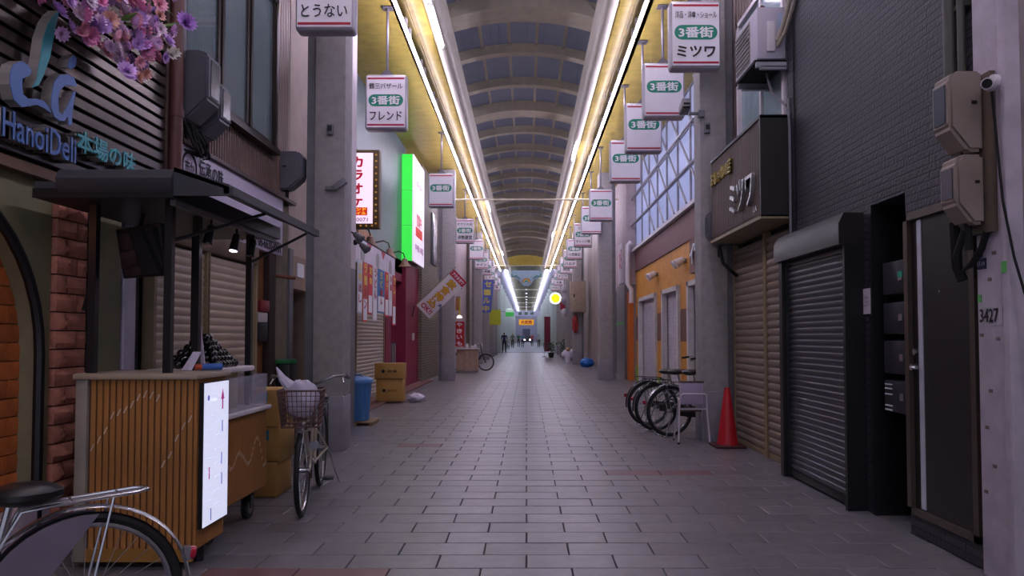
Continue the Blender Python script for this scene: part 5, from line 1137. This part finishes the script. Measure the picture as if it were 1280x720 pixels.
# ================================================================ FAR PART OF THE ARCADE
st = thing('market_stall', 'small stall draped with a beige cloth beside the far pillar', 'stall', (-2.2, 27.6, 0))
b = B(); random.seed(2); n = 40; ring0 = []; ring1 = []
per = [(-2.55 + .75 * i / 13, 27.3) for i in range(14)] + [(-1.8, 27.3 + .6 * i / 7) for i in range(1, 8)] + [(-1.8 - .75 * i / 13, 27.9) for i in range(1, 14)] + [(-2.55, 27.9 - .6 * i / 7) for i in range(1, 7)]
for i, (x, y) in enumerate(per):
    f = .025 * math.sin(i * 1.9); ring1.append(b.bm.verts.new((x, y, .84))); ring0.append(b.bm.verts.new((x + f, y + f, .06)))
for i in range(len(per)): b.bm.faces.new((ring0[i], ring0[(i + 1) % len(per)], ring1[(i + 1) % len(per)], ring1[i]))
b.bm.faces.new(ring1); b.obj('cloth', mat('stall_cloth', '#a88c7c', .8, var=.12), st)
B().box(-2.6, 27.25, .84, -1.76, 27.95, .88).obj('top', M_white, st)
for x in (-2.5, -1.85):
    for yy in (27.35, 27.85): B().box(x - .02, yy - .02, 0, x + .02, yy + .02, .84).obj('leg', M_grey, st)
for i, (x, y, h) in enumerate(((-2.4, 27.5, .12), (-2.2, 27.6, .18), (-2.0, 27.5, .1), (-1.9, 27.7, .14))): tag(B().lathe([(.05, .88), (.06, .88 + h * .6), (.03, .88 + h), (0, .88 + h)], (x, y, 0), 12).obj('jar', M_offw), 'small pale jar on the beige draped stall', 'jar', 'jars on the draped stall')
bicycle('far dark bicycle leaning behind the draped stall', (-2.1, 28.6, 0), -.15, M_fblk, lamp=False)
def flag_stand(label, x, y, z0, z1, wd, c, tx=None, tm=None, ty=.0):
    t = thing('flag_banner', label, 'flag', (x, y, 0))
    B().cyl((x - wd / 2 - .02, y, 0), (x - wd / 2 - .02, y, z1 + .05), .012, 6).cyl((x - wd / 2 - .02, y, 0), (x - wd / 2 - .02, y, .04), .14, 12).obj('pole', M_steel, t)
    f = B().box(x - wd / 2, y - .004, z0, x + wd / 2, y + .004, z1).obj('cloth', mat('flag_' + c[1:], c, .7, var=.1), t)
    if tx:
        for i, ch_ in enumerate(tx): text('lettering', ch_, (x, y - .006, z1 - (z1 - z0) * (i + .5) / len(tx)), EAST, UP, wd * .6, (z1 - z0) / len(tx) * .7, tm or M_wtxt, f, .03)
    return t
flag_stand('red flag banner with white lettering beside the draped stall', -2.42, 26.9, .95, 1.85, .34, '#b01420', 'やきいも')
t = thing('pendant_lamp', 'yellow stemmed white pendant lamp above the red flag', 'lamp', (-2.5, 27.2, 2.0)); B().cyl((-2.45, 27.2, 2.05), (-2.45, 27.2, 2.75), .035, 8).obj('stem', mat('stem_yellow', '#b0a030', .5), t); B().lathe([(.02, 2.1), (.1, 2.02), (.09, 1.99), (0, 1.98)], (-2.45, 27.2, 0), 14).obj('shade', mat('lamp_glow', '#ffffff', .4, emit=2.5, ecol='#fff4e8', var=0), t); B().box(-2.9, 27.19, 2.75, -2.43, 27.21, 2.77).obj('arm', M_dark, t)
t = thing('wall_lantern', 'small wooden lantern box on the pinkish wall above the stall', 'lantern', (-2.8, 29.5, 2.3)); B().box(-2.9, 29.4, 2.35, -2.62, 29.6, 2.85, .01).obj('box', mat('lantern_wood', '#a86a40', .6), t); B().box(-2.62, 29.43, 2.4, -2.6, 29.57, 2.8).obj('panel', M_offw, t)
def wall_banner(label, x, y, z0, z1, wd, c, tx=None, tm=None, lean=0.0, ht=None):
    t = thing('wall_banner', label, 'banner', (x, y, z0))
    f = B().poly([(x - wd / 2 - lean, y, z0), (x + wd / 2 - lean, y, z0), (x + wd / 2, y, z1), (x - wd / 2, y, z1)], (0, .01, 0)).obj('cloth', mat('wb_' + c[1:], c, .7, var=.1), t)
    if tx:
        for i, ch_ in enumerate(tx): g = (i + .5) / len(tx); text('lettering', ch_, (x - lean * g, y - .004, z1 - (z1 - z0) * g), EAST, UP, wd * .6, (z1 - z0) / len(tx) * .75, tm or M_wtxt, f, .04)
    s = -1 if x < 0 else 1
    B().cyl((x - s * wd / 2, y + .005, z1 + .02), (-2.76 if s < 0 else 2.99, y + .005, z1 + .02), .015, 6).obj('rod', M_grey, t)
wall_banner('blue and white banner with yellow lettering beyond the stall', -2.05, 40.0, 2.6, 4.35, .6, '#5a6cb8', 'セール中', mat('wb_yellow', '#d8c860', .6), .15)
wall_banner('lime yellow banner beyond the blue one', -2.0, 47.0, 2.05, 3.0, .75, '#b8c030')
wall_banner('small dark red banner under the round yellow sign', 2.2, 44.0, 2.9, 3.4, .4, '#a01838')
t = thing('round_sign', 'round lit yellow sign with a white rim', 'sign', (1.75, 46.0, 3.4))
B().cyl((1.8, 46.0, 3.68), (1.8, 46.14, 3.68), .36, 28).obj('rim', mat('rim_lit', '#f0f0ff', .4, emit=1.6, ecol='#f4f4ff', var=0), t); B().cyl((1.8, 45.985, 3.68), (1.8, 46.0, 3.68), .27, 28).obj('disc', mat('disc_yellow', '#e8e020', .4, emit=1.0, ecol='#e8e010', var=0), t); B().cyl((2.1, 46.07, 3.68), (2.98, 46.07, 3.68), .025, 8).obj('arm', M_grey, t)
t = thing('hanging_lantern', 'white and green lit sign box over the far street', 'sign', (-1.4, 62.0, 3.0)); B().box(-1.75, 61.9, 3.0, -1.05, 62.2, 3.35).obj('green_part', mat('lan_green', '#40a050', .5, emit=.5, ecol='#40b050'), t); B().lathe([(.35, 3.35), (.33, 3.55), (.2, 3.65), (0, 3.66)], (-1.4, 62.05, 0), 18).obj('white_part', mat('lan_white', '#c8dcd0', .5, emit=.4), t); B().cyl((-1.75, 62.05, 3.4), (-2.4, 62.05, 3.4), .02, 6).obj('arm', M_grey, t)
# cream cabinet on the far pillar, blue bag, plants, white bag
t = thing('cabinet', 'cream electrical cabinet strapped on the far pillar', 'cabinet', (2.4, 35.0, 2.9)); B().box(2.05, 34.7, 2.45, 2.78, 35.18, 3.9, .02).obj('case', mat('cabinet_cream', '#a89684', .5), t); B().box(2.2, 34.69, 3.15, 2.26, 34.7, 3.3).obj('latch', M_dark, t)
tag(blob((2.6, 31.9, .2), .24, (1.2, .9, .8), 6, .25).obj('plastic_bag', mat('bag_blue', '#1f6cc0', .35)), 'bright blue plastic bag at the foot of the leaning boards', 'bag')
tag(blob((2.35, 41.0, .32), .36, (1.1, .9, .9), 12, .2).obj('plastic_bag', M_bag), 'large white plastic sack on the floor near the potted plants', 'bag')
for i, (x, y, s_) in enumerate(((1.55, 46.6, .9), (2.45, 46.0, 1.2), (2.3, 44.6, .8))):
    t = thing('potted_plant', ('low dark green potted plant beside the red flag', 'tall dark green potted plant in the middle of the planters', 'small dark green potted plant beside the white sack')[i], 'plant', (x, y, 0), group='planters by the far shops')
    B().lathe([(.14, 0), (.2, .3), (.18, .3), (0, .28)], (x, y, 0), 14).obj('pot', mat('pot_dark', '#2c2420', .7), t)
    b = B(); random.seed(i)
    for k in range(120):
        p = Vector((x + random.gauss(0, .18), y + random.gauss(0, .18), .4 + random.random() * .6 * s_)); d = Vector((random.uniform(-1, 1), random.uniform(-1, 1), random.uniform(-.3, 1))).normalized() * .12; e_ = d.orthogonal().normalized() * .04; b.quad(p, p + d * .5 + e_, p + d, p + d * .5 - e_)
    tag(b.obj('foliage', mat('foliage_dark', '#2f4a2c', .6, var=.3), t), None, kind='stuff'); B().cyl((x, y, .25), (x, y, .6), .02, 6).obj('stem', mat('stem_brown', '#4a3a28', .8), t)
flag_stand('tall dark crimson flag banner among the far planters', 1.35, 47.8, .35, 2.6, .38, '#6a1030', None)
t = thing('water_jug', 'white jug with tan cap standing by the far pillar', 'jug', (2.0, 37.6, 0)); B().lathe([(.13, 0), (.14, .05), (.14, .4), (.08, .55), (0, .56)], (2.1, 37.6, 0), 14).obj('body', M_bag, t); B().ball((2.1, 37.6, .66), .13, (1, 1, .8)).obj('cap', mat('jug_tan', '#b09468', .6), t)
for i, (z, m_) in enumerate(((3.9, '#b8b4bc'), (3.3, '#a8a4b0'), (2.6, '#b4b0b8'))): tag(blob((2.05, 40.5, z), .2, (.8, .8, 1.2), 20 + i, .3, 14, 10).obj('plastic_decoration', mat('deco_' + m_[1:], m_, .3)), ('top', 'middle', 'lowest')[i] + ' silvery paper decoration on the string by the cabinet', 'decoration')
tag(B().cyl((2.05, 40.5, 2.4), (2.05, 40.5, 6.28), .008, 4).obj('string', M_dark), 'thin string holding the silvery paper decorations', 'string')
tag(blob((2.3, 35.06, 1.9), .3, (.5, .5, 1.3), 33, .4, 14, 10).obj('hanging_clothes', mat('cloth_red', '#a03030', .7)), 'red and white cloth hanging on the far pillar', 'cloth')
# second arcade beyond the cross street
A0, A1 = 58.5, 178
M_mint = mat('mint_pillar', '#c2ccc4', .6, var=.05); M_farw = lined('far_wall_mint', '#b4bcb6', 1, 2.2, .5, .6, .6, width=.2)
M_oliv = lined('olive_ceiling', '#4a4a2c', 1, 2.0, .3, .7, .7, width=.05); M_pale = mat('pale_soffit', '#c4c4d8', .5)
tag(B().box(-3.6, 62, -.1, 3.6, A1 + 30, 0).obj('floor', mat('far_asphalt', '#6e747c', .5, var=.1, scale=2)), 'grey blue roadway of the far arcade', 'floor', kind='structure')
c2 = thing('ceiling_far', 'dark olive ceiling of the far arcade with pale sloping soffits', 'ceiling', (0, 60, 6.7), kind='structure')
B().box(-1.45, A0, 6.95, 1.45, A1, 7.0).obj('centre_panel', M_oliv, c2)
for s in (-1, 1): B().poly([(s * 1.45, A0, 6.95), (s * 1.45, A0, 7.1), (s * 2.9, A0, 6.0), (s * 2.9, A0, 5.7), (s * 2.2, A0, 6.0)], (0, A1 - A0, 0)).obj('soffit', M_pale, c2)
for i in range(14): B().box(-.12, 64 + i * 8, 6.9, .12, 65.2 + i * 8, 6.95).obj('centre_light', mat('centre_light', '#ffffff', .4, emit=1.2, ecol='#e8eaff', var=0), c2)
for i in range(7): B().cyl((-1.5, 66 + i * 16, 6.5), (1.5, 66 + i * 16, 6.5), .04, 6).obj('tie_rod', M_rib, c2)
B().box(-2.9, 56.2, 6.5, 2.9, 58.4, 9.0).obj('link_fascia', mat('fascia_dark', '#3c3c34', .7), c2) if False else None
B().box(-3.6, A0 - .1, 7.0, 3.6, A0, 9).obj('front_fascia', mat('fascia_dark', '#3c3c34', .7), c2)
lt = mk(B().cyl((0, -2.9, 0), (0, 2.9, 0), .05, 8), 'light_tube', mat('tube_far', '#ffffff', .4, emit=18, ecol=(.82, .8, 1), var=0), math.radians(50))
y = A0 + 3.2
while y < A1:
    for s in (-1, 1): tube_light(s * 1.58, y, 6.6, 'light strip in the row of the far arcade, ' + ('blue banner side' if s < 0 else 'round yellow sign side'), 'far light strips ' + ('on the blue banner side' if s < 0 else 'on the round sign side'), lt, None)
    y += 5.9
for s in (-1, 1):
    tag(B().box(s * 2.6, 60.5, 0, s * 3.4, A1, 6.3).obj('wall_' + ('left' if s < 0 else 'right'), M_farw), 'far arcade wall of pale mint shopfronts, ' + ('blue banner side' if s < 0 else 'round sign side'), 'wall', kind='structure')
    for i in range(12):
        yy = 62 + i * 5.0 + (i * i) * .25
        pl_ = thing('pillar', 'pale mint pillar in the far arcade', 'pillar', (s * 2.35, yy, 0), kind='structure'); B().box(s * 2.15, yy, 0, s * 2.62, yy + .6, 6.0, .02).obj('shaft', M_mint, pl_)
bn = thing('arched_banner', 'decorated pale banner with a rainbow arch across the far arcade entrance', 'banner', (0, 58.2, 5.2))
pts = [(-1.2, 6.5), (1.2, 6.5), (1.2, 6.1)] + [(1.2 - 2.4 * i / 16, 6.05 - .75 * math.exp(-((1.2 - 2.4 * i / 16) / .6) ** 2) - .12 * abs(math.sin(i * .8))) for i in range(17)] + [(-1.2, 6.1)]
B().poly([(a, 58.2, b_) for a, b_ in pts], (0, .03, 0)).obj('panel', mat('deco_pale', '#a8b8c8', .5), bn)
for k, c in enumerate(('#c04848', '#d8a040', '#d8d050', '#50a868', '#4878c0')):
    r = .34 - k * .05; b = B()
    for i in range(12):
        a0, a1 = PI * i / 12, PI * (i + 1) / 12
        b.poly([((r) * math.cos(a0), 58.18, 5.55 + r * math.sin(a0)), (r * math.cos(a1), 58.18, 5.55 + r * math.sin(a1)), ((r - .05) * math.cos(a1), 58.18, 5.55 + (r - .05) * math.sin(a1)), ((r - .05) * math.cos(a0), 58.18, 5.55 + (r - .05) * math.sin(a0))], (0, .015, 0))
    b.obj('rainbow_band', mat('rb_' + c[1:], c, .5), bn)
for s in (-1, 1): B().tube([(s * .5, 58.17, 5.85), (s * .8, 58.17, 6.1), (s * 1.1, 58.17, 6.0), (s * 1.15, 58.17, 6.25)], .04, 6).obj('green_swirl', mat('swirl_green', '#4a9a80', .5), bn); B().box(s * 1.1, 58.2, 6.4, s * 1.15, 58.42, 7.3).obj('rod', M_grey, bn)
# end of the street
ew = mat('end_pale', '#a8a8c0', .6)
for s in (-1, 1): tag(B().box(s * .9, A1, 0, s * 3.5, A1 + .5, 3.2).obj('end_wall', ew), 'pale flank wall closing the far street on the ' + ('blue banner' if s < 0 else 'round sign') + ' side', 'wall', kind='structure')
tag(B().box(-3.5, A1 + 6, 0, 3.5, A1 + 6.5, 9).obj('end_wall', mat('end_dark', '#4a4a5a', .7)), 'dim building across the end of the far street', 'wall', kind='structure')
tag(B().box(-3.5, A1, 3.2, 3.5, A1 + .5, 9).obj('end_wall', mat('end_pale', '#a8a8c0', .6)), 'pale end wall of the far arcade', 'wall', kind='structure')
t = thing('overhead_sign', 'orange and yellow overhead sign deep in the far arcade', 'sign', (0, 120, 3)); B().box(-1.2, 120, 3.2, 1.2, 120.3, 4.1).obj('board', mat('sign_orange', '#d89020', .5, emit=.6, ecol='#e0a020'), t); text('lettering', '大安売', (0, 119.98, 3.65), EAST, UP, 1.8, .6, M_red, t, .04)
for s in (-1, 1): B().cyl((s * 1.1, 120.15, 4.1), (s * 1.1, 120.15, 6.95), .04, 6).obj('hanger', M_grey, t)
t = thing('arch_sign', 'pale overhead arch before the orange sign', 'sign', (0, 112, 4.6)); B().box(-2.1, 112, 4.4, 2.1, 112.3, 5.2).obj('board', M_pale, t)
for i in range(3): B().box(-1.2 + i * .9, 111.98, 4.6, -.7 + i * .9, 112, 5.0).obj('emblem', mat('emb_green', '#5a7868', .6), t)
for s in (-1, 1): B().box(s * 2.0, 112, 5.2, s * 2.1, 112.3, 6.1).obj('hanger', M_grey, t)
t = thing('car', 'small dark car with lit headlamps at the far end of the street', 'car', (0.2, 150, 0))
b = B(); prof = [(-.8, .3), (-.85, .8), (-.7, .95), (-.6, 1.45), (.6, 1.45), (.7, .95), (.85, .8), (.8, .3)]
b.poly([(a + .2, 150, c) for a, c in prof], (0, 3.8, 0)); bmesh.ops.bevel(b.bm, geom=b.bm.edges[:], offset=.06, segments=2, affect='EDGES'); b.obj('body', mat('car_dark', '#2c2c34', .3), t)
B().box(-.35, 149.97, .98, .75, 150.0, 1.38).obj('windscreen', mat('car_glass', '#50545c', .1), t)
for s in (-1, 1): B().cyl((.2 + s * .55, 149.9, .7), (.2 + s * .55, 150, .7), .14, 12).obj('headlamp', mat('head_lit', '#ffffff', .3, emit=14, ecol='#ffe8e0', var=0), t)
for s in (-1, 1):
    for yy in (150.6, 153.0): B().cyl((.2 + s * .62, yy, .3), (.2 + s * .8, yy, .3), .3, 16).obj('wheel', M_tyre, t)

# ================================================================ PEOPLE
def person(label, x, y, rz, shirt, trousers, pose='stand', hair='#1c1816', skin='#b08468', h=1.68, cycle=False):
    t = thing('person', label, 'person', (x, y, 0), rz, local=True); k = h / 1.7
    bm = bmesh.new(); sk = bm.verts.layers.skin.verify(); V = {}
    def v(n, p, r, r2=None): q = bm.verts.new(Vector(p) * k); q[sk].radius = (r * k, (r2 or r) * k); V[n] = q; return q
    def e(*ns):
        for a, b_ in zip(ns, ns[1:]): bm.edges.new((V[a], V[b_]))
    st_ = {'stand': (.0, .0), 'walk': (.16, -.16)}[pose if pose != 'ride' else 'stand']
    v('pel', (0, 0, .95), .15, .11); v('waist', (0, .0, 1.1), .135, .10); v('chest', (0, 0, 1.3), .165, .115); v('sh', (0, 0, 1.42), .12, .09); v('neck', (0, 0, 1.5), .052); v('hd', (0, .01, 1.58), .08, .09); v('top', (0, .01, 1.66), .075, .085)
    for s, n in ((-1, 'l'), (1, 'r')):
        st2 = st_[0] if s < 0 else st_[1]
        v('hip' + n, (s * .09, 0, .9), .095); v('kn' + n, (s * .1, st2 * .6 + .02, .5), .062); v('an' + n, (s * .1, st2 * 1.1, .1), .042); v('to' + n, (s * .11, st2 * 1.1 + .16, .04), .038)
        v('sho' + n, (s * .19, 0, 1.40), .062); v('el' + n, (s * .24, -st2 * .4, 1.13), .046); v('wr' + n, (s * .25, .07 - st2 * .8, .9), .034); v('ha' + n, (s * .25, .10 - st2 * .8, .80), .04, .025)
        e('pel', 'hip' + n, 'kn' + n, 'an' + n, 'to' + n); e('sh', 'sho' + n, 'el' + n, 'wr' + n, 'ha' + n)
    e('pel', 'waist', 'chest', 'sh', 'neck', 'hd', 'top')
    V['pel'][sk].use_root = True
    me = bpy.data.meshes.new('tmpp'); bm.to_mesh(me); bm.free(); o = bpy.data.objects.new('tmpp', me); COL.objects.link(o)
    o.modifiers.new('s', 'SKIN'); md = o.modifiers.new('u', 'SUBSURF'); md.levels = 2
    dg = bpy.context.evaluated_depsgraph_get(); me2 = bpy.data.meshes.new_from_object(o.evaluated_get(dg)); bpy.data.objects.remove(o)
    me2.name = 'body'; me2.materials.clear()
    for m in (mat('skin_' + skin[1:], skin, .6), mat('shirt_' + shirt[1:], shirt, .8), mat('trousers_' + trousers[1:], trousers, .8), mat('shoe_dark', '#201c1c', .6), mat('hair_' + hair[1:], hair, .6)): me2.materials.append(m)
    for p in me2.polygons:
        c = p.center / k; i = 0
        if c.z < .09: i = 3
        elif c.z < .97 and abs(c.x) < .2: i = 2
        elif c.z < 1.46 and (abs(c.x) < .2 or c.z > 1.14): i = 1
        elif c.z > 1.62 or (c.z > 1.53 and c.y < .0): i = 4
        p.material_index = i; p.use_smooth = True
    ob = bpy.data.objects.new('body', me2); COL.objects.link(ob); ob.parent = t
    # face: nose, eyes, mouth, ears
    B().ball((0, .105 * k, 1.575 * k), .016 * k).obj('nose', MATS['skin_' + skin[1:]], t)
    for s in (-1, 1): B().ball((s * .032 * k, .09 * k, 1.6 * k), .01 * k, u=6, v=4).obj('eye', M_ink, t); B().ball((s * .083 * k, .01 * k, 1.58 * k), .02 * k, (.5, 1, 1.3), 6, 4).obj('ear', MATS['skin_' + skin[1:]], t)
    B().box(-.025 * k, .085 * k, 1.535 * k, .025 * k, .097 * k, 1.543 * k).obj('mouth', M_red, t)
    # fingers
    for s in (-1, 1):
        y0 = .10 - (st_[0] if s < 0 else st_[1]) * .8
        for i in range(4): B().tube([(s * .25 * k, (y0 - .03 + i * .02) * k, .80 * k), (s * .245 * k, (y0 - .03 + i * .021) * k, (.755 - (.01 if i in (1, 2) else 0)) * k), (s * .235 * k, (y0 - .028 + i * .02) * k, (.725 - (.012 if i in (1, 2) else 0)) * k)], .009 * k, 6).obj('finger', MATS['skin_' + skin[1:]], t)
        B().tube([(s * .24 * k, (y0 + .03) * k, .83 * k), (s * .23 * k, (y0 + .055) * k, .79 * k), (s * .225 * k, (y0 + .06) * k, .765 * k)], .01 * k, 6).obj('thumb', MATS['skin_' + skin[1:]], t)
    return t
person('person in navy shirt and dark trousers walking by the kerb of the far arcade', -1.80, 60.4, .1, '#2a2850', '#1e1c28', 'walk')
person('person in grey-green clothes walking near the far pillars', -1.55, 84, PI, '#6a7468', '#3a3c40', 'walk')
person('person in green jacket walking in the far arcade', -.95, 92, PI, '#2c6a48', '#2c2c34', 'walk')
person('person in pale blue shirt walking in the far arcade', -.45, 88, PI, '#6888a8', '#30343c', 'walk')
person('person in red jacket in the middle of the far arcade', .75, 98, PI, '#a03838', '#2c2c34', 'walk')
person('person in white shirt beside the far pillars', 1.5, 90, PI, '#b0b4b8', '#34343c', 'stand')
for i, (x, y) in enumerate(((2.0, 66), (2.0, 70), (2.0, 75), (-2.0, 78))): bicycle('far dark bicycle parked along the pale mint pillars', (x, y, 0), PI / 2 + .3, M_fblk, group='far bicycles', lamp=False)
